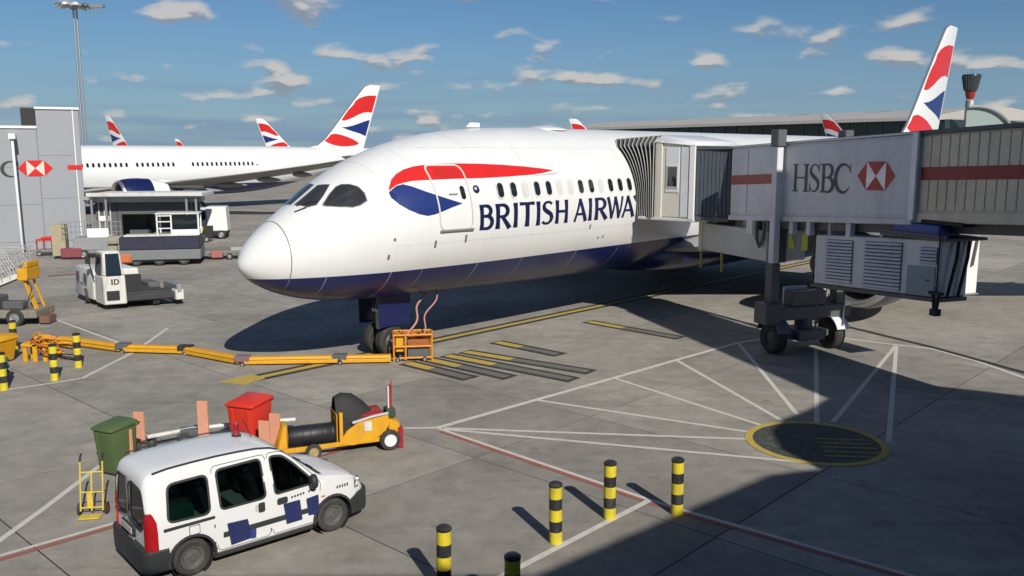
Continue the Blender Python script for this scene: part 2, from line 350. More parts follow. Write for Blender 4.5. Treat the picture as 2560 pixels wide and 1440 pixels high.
# ------------------------------------------------------------------ ground
def ground_obj(name, m, label, smooth=0):
    o = m; o['label'] = label; o['kind'] = 'structure'; return o
PHI = R(42.8)                     # heading of the stand's centreline, clockwise from +Y
U = Vector((math.sin(PHI), math.cos(PHI), 0)); V = Vector((math.cos(PHI), -math.sin(PHI), 0))
g = MB(); g.poly([(-2500, -200, -.02), (2500, -200, -.02), (2500, 4500, -.02), (-2500, 4500, -.02)])
ground = g.build('ground', M_CONC, smooth=0); ground_obj('ground', ground, 'weathered grey brown concrete apron reaching to the horizon')
jf = MB(); u0, du, v0, dv = 4.94, 4.2, 1.3, 6.1
sl = MB(); sl.box(.013, du - .013, .013, dv - .013, -.1, 0)
slab_me = sl.mesh('slab', M_CONC, 0, bev=0.003)
nsl = 0; rotu = math.atan2(U.y, U.x)
for i in range(-2, 17):
    for j in range(-9, 8):
        c = U * (u0 + i * du + du / 2) - V * (v0 + j * dv + dv / 2)
        if c.y < 9 or c.y > 76 or abs(c.x) > c.y * 0.62 + 5: continue
        o = U * (u0 + i * du) - V * (v0 + j * dv)
        s_ = link('slab', slab_me, ground, (o.x, o.y, 0), (0, 0, rotu)); nsl += 1
        jf.poly([tuple(Vector((*(o + U * a - V * b).xy, -.005))) for a, b in ((0, 0), (du, 0), (du, dv), (0, dv))])
jf.build('joint_filler', M_JOINT, ground, 0)

def strip2d(path, wd):
    P = [Vector(p[:2]) for p in path]; n = len(P); A = []; B = []
    for i, p in enumerate(P):
        d0 = (P[i] - P[i - 1]).normalized() if i else (P[1] - P[0]).normalized()
        d1 = (P[i + 1] - P[i]).normalized() if i < n - 1 else d0
        d = (d0 + d1).normalized(); q = Vector((-d.y, d.x)) * (wd / 2 / max(.5, d.dot(d1))); A.append(p + q); B.append(p - q)
    return [[A[i], A[i + 1], B[i + 1], B[i]] for i in range(n - 1)]
def mark(label, path, wd, m, z=.004, name='painted_line'):
    b = MB()
    for q in strip2d(path, wd): b.poly([(p.x, p.y, z) for p in q])
    return tag(b.build(name, m, None, 0), label, kind='structure')
LW = .16
mark('white boundary line running up from the hose cart to the bridge wheels', [(-1.87, 21.08), (0.66, 23.58), (3.09, 25.96), (5.41, 28.29), (8.12, 30.93), (10.17, 32.25), (12.08, 31.75), (13.65, 30.60), (14.63, 29.96), (15.23, 28.18), (15.62, 25.50)], .17, P_WHITE, .004)
for k, (a, b) in enumerate([((0.66, 23.58), (5.80, 20.77)), ((3.09, 25.96), (6.27, 21.28)), ((5.41, 28.29), (6.88, 21.74)), ((8.12, 30.93), (7.45, 22.23)), ((10.59, 29.96), (7.71, 21.47)), ((13.59, 30.47), (8.14, 21.54)), ((13.55, 30.34), (8.90, 19.99)), ((-1.69, 21.05), (5.60, 20.22)), ((-1.66, 20.96), (6.52, 18.61))]):
    mark(['white spoke line on the apron, longest upper one left of the yellow circle', 'white spoke line on the apron, second above the longest left one', 'white spoke line on the apron, third spoke counted from the left', 'white spoke line on the apron ending at the shadow edge above the circle', 'white spoke line running straight down from the bridge wheels', 'white spoke line slanting down left in the bridge shadow', 'white spoke line running down to the right rim of the circle', 'upper of two nearly level white lines reaching the yellow circle', 'lower of two nearly level white lines reaching the yellow circle'][k], [a, b], .13, P_WHITE, .0045 + .0004 * k)
mark('white edge of the red bordered boundary line beside the bollards', [(-1.82, 21.02), (1.82, 17.40), (2.71, 16.51), (3.36, 15.93), (6.52, 13.32), (7.11, 12.82)], .11, P_WHITE, .0085)
mark('red border running along the white boundary line beside the bollards', [(-1.75, 20.80), (1.81, 17.23), (2.68, 16.37), (3.30, 15.82), (6.45, 13.24), (7.01, 12.76)], .12, P_RED, .009)
mark('white line under the front bollards leading to the bottom edge', [(2.73, 16.51), (0.76, 14.36), (-0.26, 13.24)], .13, P_WHITE, .0095)
mark('thin white line running left from the hose cart behind the bins', [(-1.85, 21.08), (-3.97, 21.02), (-5.74, 20.99), (-7.08, 20.83), (-7.97, 19.82), (-9.01, 18.41), (-9.01, 16.08), (-9.07, 14.01)], .13, P_WHITE, .0075)
mark('pinkish white line passing behind the van to the left edge', [(-8.87, 13.91), (-7.33, 15.42), (-5.49, 18.05), (-2.74, 20.77)], .10, P_WHITE, .0105)
mark('red border of the pinkish line passing behind the van', [(-8.79, 13.76), (-7.26, 15.28), (-5.45, 17.91), (-2.81, 20.52)], .12, P_RED, .011)
mark('white line bending round the yellow and black bollards at the left', [(-15.19, 24.18), (-13.64, 25.36), (-13.02, 25.96), (-12.95, 29.46), (-13.39, 33.61)], .13, P_WHITE, .004)
mark('white line slanting from the belt loader to the yellow hose cover', [(-18.81, 35.51), (-13.79, 30.60)], .12, P_WHITE, .0045)
mark('faint white line crossing behind the white pushback tractor', [(-27.29, 51.78), (-23.92, 53.27), (-15.12, 56.98)], .2, P_WHITE, .0048)
mark('pale red hatched line at the far service road', [(-25.59, 48.05), (-24.29, 49.01)], .3, P_RED, .0052)
def ring2d(c, r, n=64): return [(c[0] + r * math.cos(2 * math.pi * k / n), c[1] + r * math.sin(2 * math.pi * k / n)) for k in range(n)]
CC = (7.18, 20.0)
b = MB(); b.poly([(x, y, .0098) for x, y in ring2d(CC, 1.5)]); tag(b.build('painted_disc', P_DARK, None, 0), 'dark painted disc inside the yellow parking circle', kind='structure')
b = MB(); o_, i_ = ring2d(CC, 1.62), ring2d(CC, 1.44)
for k in range(64): b.poly([(*o_[k], .0112), (*o_[(k + 1) % 64], .0112), (*i_[(k + 1) % 64], .0112), (*i_[k], .0112)])
tag(b.build('painted_ring', P_YELLOW, None, 0), 'yellow painted circle for parking the bridge wheels', kind='structure')
for k in range(5):
    yy = -.75 + k * .3; hx = math.sqrt(1.4 ** 2 - yy ** 2) * .9
    mark('thin hatch bar inside the yellow parking circle', [(CC[0] - .1 + k * .05, CC[1] + yy - .2), (CC[0] + hx, CC[1] + yy - .32)], .05, P_YELLOW, .0115 + k * .0003, 'painted_hatch')['group'] = 'hatch bars in the circle'
# lead-in line of the stand with black edging
def axis_pt(s, off=0.0): p = NOSE + U * s + V * off; return (p.x, p.y)
NOSE = Vector((-7.9, 25.3, 0))
def axmark(label, pts, wd, m, z):
    return mark(label, [axis_pt(*p) for p in pts], wd, m, z)
axmark('black edging of the yellow lead-in line under the airliner', [(.2, -.35), (60, -.35)], .74, P_BLACK, .006)
axmark('yellow lead-in centreline under the airliner', [(.35, -.35), (60, -.35)], .28, P_YELLOW, .0065)
bb = MB(); bb.poly([(*axis_pt(*p), .007) for p in ((-.45, -.75), (.75, -.85), (.75, -.1), (-.1, .15))]); tag(bb.build('painted_patch', P_YELLOW, None, 0), 'yellow arrow head at the end of the lead-in line', kind='structure')
bars = [(4.95, 1.5, 4.95, 4.5, 'shortest nearest stop bar beside the orange power cage'), (5.75, 1.6, 5.85, 5.3, 'second stop bar from the orange power cage'), (6.55, 1.65, 6.95, 6.9, 'long stop bar third from the orange power cage'), (7.35, 1.7, 8.05, 6.7, 'long stop bar fourth from the orange power cage'), (9.2, 1.45, 9.2, 4.5, 'fifth stop bar from the orange power cage'), (14.5, 1.5, 14.3, 6.0, 'farthest stop bar beside the bridge shadow')]
for k, (s0, a0, s1, a1, lb) in enumerate(bars):
    axmark('black outline of the ' + lb, [(s0, a0), (s1, a1)], .70, P_BLACK, .0072 + k * .0002)
    axmark('worn yellow start of the ' + lb, [(s0, a0 + .07), (s0 + (s1 - s0) * .4, a0 + (a1 - a0) * .4)], .36, P_YELLOW, .009 + k * .0002)
    axmark('worn concrete grey filling of the ' + lb, [(s0 + (s1 - s0) * .4, a0 + (a1 - a0) * .4), (s1, a1 - .15)], .34, P_WORN, .009 + k * .0002)
bd = MB()
for q in strip2d([(6.62, 39.91), (9.13, 30.21), (13.07, 34.00), (14.75, 30.21), (16.04, 26.21)][2:], .28): bd.poly([(p.x, p.y, .0042) for p in q])
tag(bd.build('drain_slot', mat('drain_dark', (.03, .028, .025), .8), None, 0), 'dark slot drain crossing the apron right of the bridge wheels', kind='structure')

# ------------------------------------------------------------------ airliner
QS = [0, .12, .25, .5, 1, 1.5, 2, 3, 4, 5, 6, 8, 10, 12, 20, 38, 42, 46, 50, 54, 58, 61, 62.4]
fW = pchip([math.sqrt(x) for x in QS], [0, .34, .5, .74, 1.10, 1.38, 1.62, 2.03, 2.34, 2.55, 2.69, 2.84, 2.885, 2.885, 2.885, 2.885, 2.84, 2.65, 2.28, 1.75, 1.08, .5, .22])
fB = pchip([math.sqrt(x) for x in QS], [3.5, 3.24, 3.1, 2.92, 2.65, 2.46, 2.32, 2.14, 2.06, 2.02, 1.98, 1.9, 1.84, 1.8, 1.75, 1.75, 1.95, 2.5, 3.3, 4.2, 5.1, 5.75, 6.05])
fT = pchip([math.sqrt(x) for x in QS], [3.5, 3.83, 4.02, 4.28, 4.66, 4.98, 5.29, 5.94, 6.47, 6.86, 7.15, 7.5, 7.64, 7.69, 7.69, 7.69, 7.69, 7.68, 7.62, 7.45, 7.15, 6.8, 6.5])
def sec(s): q = math.sqrt(max(s, 0)); return fW(q), fB(q), fT(q)
def skin_pt(s, th, off=0.0, side=-1):
    w_, b_, t_ = sec(s); h_ = (t_ - b_) / 2; z = (t_ + b_) / 2 + h_ * math.sin(th); y = w_ * math.cos(th)
    nx, nz = math.cos(th) / max(w_, .05), math.sin(th) / max(h_, .05); ln = math.hypot(nx, nz)
    return Vector((s, side * (y + off * nx / ln), z + off * nz / ln))
def th_of(s, z):
    w_, b_, t_ = sec(s); return math.asin(max(-1, min(1, (z - (t_ + b_) / 2) / ((t_ - b_) / 2))))
def decal(polys, off=.008, mode='z', side=-1, ds=.25, dz=.18):
    """flat polygons in (s, z) or (s, degrees) wrapped on the fuselage skin"""
    out = MB()
    for k, P in enumerate(polys):
        bm = bmesh.new(); bm.faces.new([bm.verts.new((p[0], p[1], 0)) for p in P]); bmesh.ops.triangulate(bm, faces=bm.faces)
        for ax, st in ((0, ds), (1, dz if mode == 'z' else 5.0)):
            lo = min(p[ax] for p in P); hi = max(p[ax] for p in P); c = math.floor(lo / st) * st + st
            while c < hi - 1e-4:
                co = (c, 0, 0) if ax == 0 else (0, c, 0); no = (1, 0, 0) if ax == 0 else (0, 1, 0)
                bmesh.ops.bisect_plane(bm, geom=bm.verts[:] + bm.edges[:] + bm.faces[:], plane_co=co, plane_no=no); c += st
        bm.verts.index_update()
        vs_ = [skin_pt(v_.co.x, th_of(v_.co.x, v_.co.y) if mode == 'z' else R(v_.co.y), off + .0006 * k, side) for v_ in bm.verts]
        out.add(vs_, [tuple(v_.index for v_ in f.verts) for f in bm.faces]); bm.free()
    return out
def fuselage_paint():
    m = bpy.data.materials.new('airliner_paint'); m.use_nodes = True; t = m.node_tree; b = t.nodes['Principled BSDF']; nn = t.nodes.new; lk = t.links.new
    tcn = nn('ShaderNodeTexCoord'); sp = nn('ShaderNodeSeparateXYZ'); lk(tcn.outputs['Object'], sp.inputs[0])
    lt = nn('ShaderNodeMath'); lt.operation = 'LESS_THAN'; lk(sp.outputs[2], lt.inputs[0]); lt.inputs[1].default_value = 3.12
    nz = nn('ShaderNodeTexNoise'); nz.inputs['Scale'].default_value = .8; nz.inputs['Detail'].default_value = 8; mp = nn('ShaderNodeMapping'); mp.inputs['Scale'].default_value = (.35, 1, 1.6)
    lk(tcn.outputs['Object'], mp.inputs['Vector']); lk(mp.outputs[0], nz.inputs['Vector'])
    wv = nn('ShaderNodeMix'); wv.data_type = 'RGBA'; wv.inputs['A'].default_value = (.765, .765, .755, 1); wv.inputs['B'].default_value = (.71, .71, .695, 1)
    rr = nn('ShaderNodeMapRange'); rr.inputs['From Min'].default_value = .4; rr.inputs['From Max'].default_value = .75; lk(nz.outputs['Fac'], rr.inputs['Value']); lk(rr.outputs['Result'], wv.inputs['Factor'])
    n3 = nn('ShaderNodeTexNoise'); n3.inputs['Scale'].default_value = 1.0; n3.inputs['Detail'].default_value = 6; mp3 = nn('ShaderNodeMapping'); mp3.inputs['Scale'].default_value = (5.5, .4, .45)
    lk(tcn.outputs['Object'], mp3.inputs['Vector']); lk(mp3.outputs[0], n3.inputs['Vector']); r3 = nn('ShaderNodeMapRange'); lk(n3.outputs['Fac'], r3.inputs['Value']); r3.inputs['From Min'].default_value = .55; r3.inputs['From Max'].default_value = .8; r3.inputs['To Max'].default_value = .12
    st3 = nn('ShaderNodeMix'); st3.data_type = 'RGBA'; lk(r3.outputs['Result'], st3.inputs['Factor']); lk(wv.outputs['Result'], st3.inputs['A']); st3.inputs['B'].default_value = (.45, .44, .41, 1)
    mx = nn('ShaderNodeMix'); mx.data_type = 'RGBA'; lk(lt.outputs[0], mx.inputs['Factor']); lk(st3.outputs['Result'], mx.inputs['A']); mx.inputs['B'].default_value = (.009, .016, .10, 1)
    lk(mx.outputs['Result'], b.inputs['Base Color']); b.inputs['Roughness'].default_value = .34; b.inputs['Coat Weight'].default_value = .25; b.inputs['Coat Roughness'].default_value = .12
    return m
M_FUS = fuselage_paint()
SEAM = mat('panel_seam', (.16, .16, .16), .6); SEAML = mat('faint_panel_seam', (.66, .655, .635), .5); DOORF = mat('door_frame_grey', (.62, .60, .54), .4)
PALE = mat('window_surround', (.66, .66, .64), .4); SHADE = mat('closed_window_shade', (.62, .61, .585), .45)
AIR = thing('airliner', 'white twin-engine airliner with navy belly parked at the jet bridge', 'airplane', (NOSE.x, NOSE.y, 0), math.atan2(U.y, U.x), 'airliners on the airport')
fs_ = MB(); NR = 80
st = [0.0008, .004, .012, .03, .06, .1, .16, .25, .36, .5, .68, .88, 1.1, 1.4, 1.7, 2, 2.35, 2.7, 3.05, 3.4, 3.8, 4.2, 4.7, 5.2, 5.8, 6.5, 7.3, 8.2, 9.2, 10.5, 12, 15, 20, 28, 36, 38, 40, 42, 44, 46, 48, 50, 52, 54, 56, 58, 59.5, 61, 62, 62.4]
fs_.loft([[skin_pt(s, 2 * math.pi * k / NR, 0, -1) for k in range(NR)] for s in st])
FUS = fs_.build('fuselage', M_FUS, AIR, 60)
# belly fairing round the wing roots
bf = MB(); ringsb = []
for s, wy, zb, zt in [(17.5, .4, 1.75, 2.6), (19, 1.9, 1.5, 3.0), (22, 3.0, 1.25, 3.5), (26, 3.2, 1.2, 3.6), (31, 3.1, 1.3, 3.5), (34, 2.2, 1.5, 3.0), (36.5, .4, 1.75, 2.4)]:
    ringsb.append([(s, wy * math.cos(a), (zb + zt) / 2 + (zt - zb) / 2 * math.sin(a)) for a in [2 * math.pi * k / 32 for k in range(32)]])
bf.loft(ringsb); bf.build('belly_fairing', NAVY, AIR, 60)
def band(s, wd, m, name, th0=-180, th1=180, off=.006, parent=None):
    b = MB(); n = 60
    b.loft([[skin_pt(x, R(th0 + (th1 - th0) * k / n), off) for k in range(n + 1)] for x in (s - wd / 2, s + wd / 2)], 0, False, False)
    return b.build(name, m, parent or AIR, 60)
# radome seam leans with the nose, as in the photograph
rb = MB(); rg = []
for dx in (-.012, .012): rg.append([skin_pt(1.03 + .16 * (1 - math.cos(R(a))) * .55 + .07 * math.sin(R(abs(a))) ** 2 * 0 + dx, R(a), .006) for a in range(-180, 181, 5)])
rb.loft(rg, 0, False, False); rb.build('radome_seam', SEAM, AIR, 60)
for s in (4.0, 7.45, 12.6, 18.6): band(s, .014, SEAML, 'skin_joint', off=.005)
# flight deck panes, port and starboard
pane1 = round_poly([(1.86, 86.5), (2.70, 86.5), (2.84, 74.5), (2.50, 67.5), (2.17, 62), (1.97, 67)], .10)
def scaled(P, k):
    cx = sum(p[0] for p in P) / len(P); cy = sum(p[1] for p in P) / len(P); return [(cx + (x - cx) * k, cy + (y - cy) * k) for x, y in P]
pane2 = [(2.30, 57.0), (2.62, 63.2), (2.90, 66.3), (3.05, 65.0), (3.20, 60.0), (3.33, 53.0), (3.37, 44.6), (3.33, 37.2), (3.1, 36.1), (2.9, 37.6), (2.6, 44.5), (2.34, 53)]
FRM = mat('windscreen_frame', (.20, .20, .20), .45)
for sd_ in (-1, 1):
    for P in (pane1, pane2):
        f_ = decal([scaled(P, 1.07)], .006, 'th', sd_, .2).build('windscreen_frame', FRM, AIR, 60)
        decal([P], .013, 'th', sd_, .2).build('windscreen_pane', mat('cockpit_glass', (.035, .037, .04), .08, var=.6, scale=2.5, spec=.8), f_, 60)
wp = MB(); wp.tube([skin_pt(1.82, R(80), .03), skin_pt(2.1, R(70), .05), skin_pt(2.25, R(66), .03)], .018); wp.build('windscreen_wiper', BLACK, AIR)
wp = MB(); wp.tube([skin_pt(1.62, R(72), .03), skin_pt(1.9, R(66), .06)], .018); wp.build('windscreen_wiper', BLACK, AIR)
# speed ribbon: red over blue
ribbon_r = [(4.05, 5.60), (4.12, 5.72), (4.30, 5.93), (4.55, 6.10), (4.85, 6.23), (5.2, 6.32), (5.7, 6.385), (6.3, 6.405), (6.9, 6.405), (7.7, 6.385), (8.6, 6.345), (9.6, 6.275), (10.4, 6.205), (11.05, 6.13), (10.5, 6.05), (9.85, 6.0), (8.6, 5.955), (7.4, 5.93), (6.3, 5.925), (5.3, 5.905), (4.9, 5.885), (4.62, 5.84), (4.35, 5.77)]
ribbon_b = [(4.03, 5.56), (4.33, 5.74), (4.55, 5.79), (4.8, 5.72), (5.15, 5.57), (5.63, 5.40), (6.0, 5.28), (6.42, 5.15), (6.0, 5.05), (5.6, 4.93), (5.3, 4.85), (5.05, 4.82), (4.75, 4.89), (4.45, 5.03), (4.2, 5.2), (4.03, 5.40)]
decal([ribbon_r], .009).build('red_ribbon', RED, AIR, 60); decal([ribbon_b], .009).build('blue_ribbon', mat('ribbon_blue', (.012, .03, .16), .35), AIR, 60)
tag(decal([[(10.6, 6.02), (11.4, 6.08), (11.0, 5.98), (9.8, 5.96)]], .0085).build('ribbon_underline', mat('ribbon_grey', (.55, .55, .55), .4), AIR, 60), 'grey underline at the tip of the red ribbon')  # plain grey stripe below the ribbon tip
# forward passenger door
dpath = rrect(5.50, 6.78, 4.36, 6.36, .2, 5)
dr = decal(pen(dpath, .055, True), .012, ds=.3).build('door', DOORF, AIR, 60)
decal([rrect(5.74, 6.64, 5.95, 6.26, .1)], .0105).build('door_panel', mat('ribbon_red_pressed', (.50, .02, .016), .38), dr, 60)
decal([rrect(6.42, 6.60, 5.28, 5.70, .085)], .015).build('door_window', GLASS, dr, 60)
decal([rrect(5.95, 6.3, 5.42, 5.47, .02)], .02).build('door_handle', STEEL, dr, 60)
sb_ = MB(); sb_.hexa([skin_pt(5.48, th_of(5.48, 4.29), .0), skin_pt(6.8, th_of(6.8, 4.29), .0), skin_pt(6.8, th_of(6.8, 4.29), .07), skin_pt(5.48, th_of(5.48, 4.29), .07)], [skin_pt(5.48, th_of(5.48, 4.35), .0), skin_pt(6.8, th_of(6.8, 4.35), .0), skin_pt(6.8, th_of(6.8, 4.35), .07), skin_pt(5.48, th_of(5.48, 4.35), .07)]); sb_.build('door_sill', STEEL, dr)
decal([arc(7.08, 5.58, .13, .13, 0, 345, 23)], .011).build('round_emblem', INK, AIR, 60)
decal([arc(7.06, 5.60, .06, .05, 0, 345, 15)], .014).build('emblem_centre', mat('emblem_grey', (.45, .46, .5), .4), AIR, 60)
# cabin windows
def win_mesh(k, m, off):
    b = decal([rrect(20 - .14 * k, 20 + .14 * k, 5.52 - .24 * k, 5.52 + .24 * k, .13 * k)], off); b.v = [(x - 20, y + 2.885, z) for x, y, z in b.v]; return b.mesh('window', m, 60)
wf_me, wg_me, ws_me = win_mesh(1.22, PALE, .006), win_mesh(1.0, GLASS, .011), win_mesh(.95, SHADE, .011)
sw = [8.11, 8.73, 9.91, 10.53, 12.34, 12.96, 14.16, 14.78, 15.39]; shut = [9.32, 11.12, 11.74, 13.55]
x = 19.8
while x < 52.0:
    if not (30.4 < x < 32.6 or 25.0 < x < 25.5 or 45.3 < x < 47): sw.append(round(x, 2))
    x += .61
for s in sorted(sw + shut):
    dy = -sec(s)[0]
    f_ = link('window', wf_me, AIR, (s, dy, 0)); link('shade' if s in shut else 'pane', ws_me if s in shut else wg_me, f_)
# name along the side, letter by letter
TZ0, TH = 4.25, .83
for ch, a, b in [('B', 7.08, 7.66), ('R', 7.78, 8.5), ('I', 8.62, 8.84), ('T', 8.93, 9.68), ('I', 9.76, 9.98), ('S', 10.07, 10.66), ('H', 10.78, 11.5), ('A', 11.84, 12.58), ('I', 12.69, 12.91), ('R', 13.06, 13.86), ('W', 13.86, 14.86), ('A', 14.80, 15.60), ('Y', 15.58, 16.3), ('S', 16.38, 16.95)]:
    strokes, adv = glyph(ch); kx = (b - a) / adv; out = MB(); lay = 0
    for st_ in strokes:
        for q in st_:
            d_ = decal([[(a + x * kx, TZ0 + y * TH) for x, y in q]], .009 + lay * .0012, ds=.4, dz=.3); out.add(d_.v, d_.f)
        lay += 1
    out.build('letter', INK, AIR, 60)
for s in (2.0, 5.15, 9.6, 15.3): band(s, .010, SEAML, 'skin_joint', -60, 80, .0045)
for z_ in (6.92, 3.95):
    decal([[(4.0, z_ - .005), (18.6, z_ - .005), (18.6, z_ + .005), (4.0, z_ + .005)]], .0045, ds=.5).build('skin_joint', SEAML, AIR, 60)
# small fittings on the skin
for s, z, h_ in [(3.9, 4.15, .05), (3.75, 3.62, .08), (5.35, 3.92, .12), (6.55, 4.02, .13), (12.9, 4.02, .09), (13.6, 3.55, .04), (13.9, 3.57, .05)]:
    decal([rrect(s - .04, s + .04, z - h_, z + h_, .03, 3)], .012).build('skin_vent', SEAM, AIR, 60)
an = MB(); an.loft([[(x, y * k_, 7.66 + zz_) for x, y in ((9.2 + .2 * q, 0.0), (9.45 + .1 * q, .05), (9.9, 0.0), (9.45 + .1 * q, -.05))] for q, k_, zz_ in ((0, 1, 0), (1, .6, .16))]); an.build('antenna', WHITE, AIR)
an = MB(); an.lathe([(.9, 0), (.86, .06), (.6, .14), (.01, .2)], (13.5, 0, 7.6), (0, 0, 1), 24); an.build('antenna_dome', WHITE, AIR)
# wings
def airfoil(le, c, z, y, tk, n=12):
    up = [(le + c * t, y, z + c * tk * (1.5 * math.sqrt(t) - .6 * t - .9 * t * t) * .62 - c * .02 * t) for t in [(k / n) ** 1.6 for k in range(n + 1)]]
    lo = [(le + c * t, y, z - c * tk * (1.5 * math.sqrt(t) - .6 * t - .9 * t * t) * .42 - c * .02 * t) for t in [(k / n) ** 1.6 for k in range(n + 1)]]
    return up + lo[-2:0:-1]
SECT = [(1.5, 18.9, 14.2, 2.55, .12), (3.0, 20.0, 12.6, 2.7, .12), (6.0, 22.2, 10.3, 3.1, .11), (9.8, 24.7, 8.2, 3.55, .105), (15, 28.0, 6.5, 4.2, .10), (20, 31.3, 5.0, 4.9, .10), (25, 34.6, 3.6, 5.7, .09), (28, 37.0, 2.3, 6.3, .08), (29.8, 39.6, .7, 6.75, .08)]
for sd_ in (-1, 1):
    wg = MB(); wg.loft([airfoil(le, c, z, sd_ * y, tk) for y, le, c, z, tk in SECT]); W_ = wg.build('wing', WINGG, AIR, 50)
    for y, s0, ln, z in [(5.4, 30.3, 4.6, 2.65), (11.5, 30.6, 4.0, 3.45), (16.5, 32.7, 3.4, 4.1), (20.5, 34.6, 2.8, 4.7)]:
        ff = MB(); ff.lathe([(.02, 0), (.2, .12 * ln), (.3, .35 * ln), (.28, .6 * ln), (.14, .85 * ln), (.02, ln)], (s0, sd_ * y, z - .12), (1, 0, -.03), 14); ff.build('flap_fairing', WINGG, W_)
    # engine
    yc, zc = sd_ * 9.75, 2.42; o_ = (20.4, yc, zc)
    cw = MB(); cw.lathe([(1.62, .28), (1.74, .7), (1.82, 1.4), (1.83, 2.2), (1.76, 3.2), (1.60, 4.2), (1.42, 5.1), (1.36, 5.1), (1.3, 4.6)], o_, (1, 0, 0), 48); CW = cw.build('engine_cowl', NAVY, AIR, 60)
    lp = MB(); lp.lathe([(1.36, .55), (1.34, .2), (1.40, .04), (1.47, 0), (1.55, .06), (1.63, .285)], o_, (1, 0, 0), 48); lp.build('inlet_lip', ALLOY, CW, 60)
    al = MB(); al.lathe([(1.745, 4.0 - .7), (1.655, 4.0), (1.43, 5.12)], o_, (1, 0, 0), 48); al.v = [(x, yc + (y - yc) * 1.006, zc + (z - zc) * 1.006) for x, y, z in al.v]; al.build('cowl_sleeve', WHITE, CW, 60)
    du_ = MB(); du_.lathe([(1.36, .5), (1.42, 1.2), (1.4, 1.6)], o_, (1, 0, 0), 40); du_.build('inlet_duct', GREYD, CW, 60)
    fn = MB(); fn.lathe([(1.4, 1.55), (.4, 1.5), (.3, 1.2), (.02, .85)], o_, (1, 0, 0), 40)
    for k in range(20):
        a = 2 * math.pi * k / 20; d0 = Vector((0, math.cos(a), math.sin(a))); d1 = Vector((0, math.cos(a + .25), math.sin(a + .25))); oo = Vector(o_)
        fn.poly([oo + Vector((1.35, 0, 0)) + d0 * .38, oo + Vector((1.5, 0, 0)) + d1 * .4, oo + Vector((1.5, 0, 0)) + d1 * 1.36, oo + Vector((1.3, 0, 0)) + d0 * 1.36])
    fn.build('fan', BLACK, CW, 40)
    ex = MB(); ex.lathe([(.95, 4.6), (.85, 5.6), (.55, 6.3), (.3, 6.3), (.02, 7.1)], o_, (1, 0, 0), 32); ex.build('exhaust', GREYD, CW, 60)
    py_ = MB(); py_.loft([[(22.5, yc - .05, 4.05), (22.5, yc + .05, 4.05), (22.5, yc + .2, 3.3), (22.5, yc - .2, 3.3)], [(25, yc - .25, 4.0), (25, yc + .25, 4.0), (25, yc + .3, 3.2), (25, yc - .3, 3.2)], [(30, yc - .1, 3.6), (30, yc + .1, 3.6), (30, yc + .15, 3.0), (30, yc - .15, 3.0)]]); py_.build('pylon', WHITE, AIR)
    # tailplane
    hs = MB(); hs.loft([airfoil(le, c, z, sd_ * y, .09) for y, le, c, z in [(.6, 54.2, 6.0, 6.2), (4, 57.2, 4.3, 6.6), (9.6, 61.6, 1.9, 7.2)]]); hs.build('tailplane', WINGG, AIR, 50)
# fin with flying-flag design on both faces
FLE = [(50.5, 7.5), (52.2, 7.8), (53.4, 8.6), (54.82, 10.06), (56.56, 12.01), (58.5, 14.1), (60.1, 15.75), (60.6, 16.2), (61.3, 16.42)]
def fin_le(z):
    for (a, b), (c, d) in zip(FLE, FLE[1:]):
        if b <= z <= d: return a + (c - a) * (z - b) / (d - b)
    return FLE[-1][0]
def fin_te(z): return 60.1 + (z - 7.4) * (63.45 - 60.1) / 9.02
def fin_hw(s, z):
    a, b = fin_le(z), fin_te(z); t = min(max((s - a) / (b - a), 0), 1); c = b - a
    return c * .095 * (1.5 * math.sqrt(t) - .6 * t - .9 * t * t) * .5 + .01
fn = MB(); rgs = []
for z in [7.0, 7.5, 7.8, 8.2, 8.6, 9.3, 10.06, 11, 12.01, 13, 14.1, 15, 15.75, 16.2, 16.42]:
    zq = max(z, 7.5); a, b = fin_le(zq), fin_te(zq); pts = [(k / 12) ** 1.7 for k in range(13)]
    rgs.append([(a + (b - a) * t, -fin_hw(a + (b - a) * t, zq), z) for t in pts] + [(a + (b - a) * t, fin_hw(a + (b - a) * t, zq), z) for t in pts[-2:0:-1]])
fn.loft(rgs); FIN = fn.build('fin', WHITE, AIR, 50)
lef = MB(); 
for (a, b), (c, d) in zip(FLE[1:], FLE[2:]): lef.beam((a + .06, 0, b), (c + .06, 0, d), .13, .13)
lef.build('fin_leading_edge', STEEL, FIN)
def fin_decal(P, m, name):
    for sd_ in (-1, 1):
        bm = bmesh.new(); bm.faces.new([bm.verts.new((p[0], p[1], 0)) for p in P]); bmesh.ops.triangulate(bm, faces=bm.faces)
        for ax in (0, 1):
            lo = min(p[ax] for p in P); hi = max(p[ax] for p in P); c = lo + .3
            while c < hi - .01:
                bmesh.ops.bisect_plane(bm, geom=bm.verts[:] + bm.edges[:] + bm.faces[:], plane_co=(c, c, 0), plane_no=(1, 0, 0) if ax == 0 else (0, 1, 0)); c += .3
        bm.verts.index_update(); o = MB()
        o.add([(v_.co.x, sd_ * (fin_hw(v_.co.x, v_.co.y) + .012), v_.co.y) for v_ in bm.verts], [tuple(v_.index for v_ in f.verts) for f in bm.faces]); bm.free(); o.build(name, m, FIN, 50)
def le_in(z, d=.32): return fin_le(z) + d
def te_in(z, d=.22): return fin_te(z) - d
red1 = [(le_in(11.35), 11.3), (le_in(12.0), 12.0), (le_in(12.8), 12.8), (le_in(13.5, .5), 13.5), (58.85, 14.05), (59.5, 14.45), (60.4, 14.75), (61.3, 14.92), (te_in(14.95), 14.95), (te_in(14), 14), (te_in(13.2), 13.2), (te_in(12.5), 12.5), (61.0, 12.6), (60.1, 12.45), (59.2, 12.15), (58.3, 11.75), (57.4, 11.42), (56.8, 11.28)]
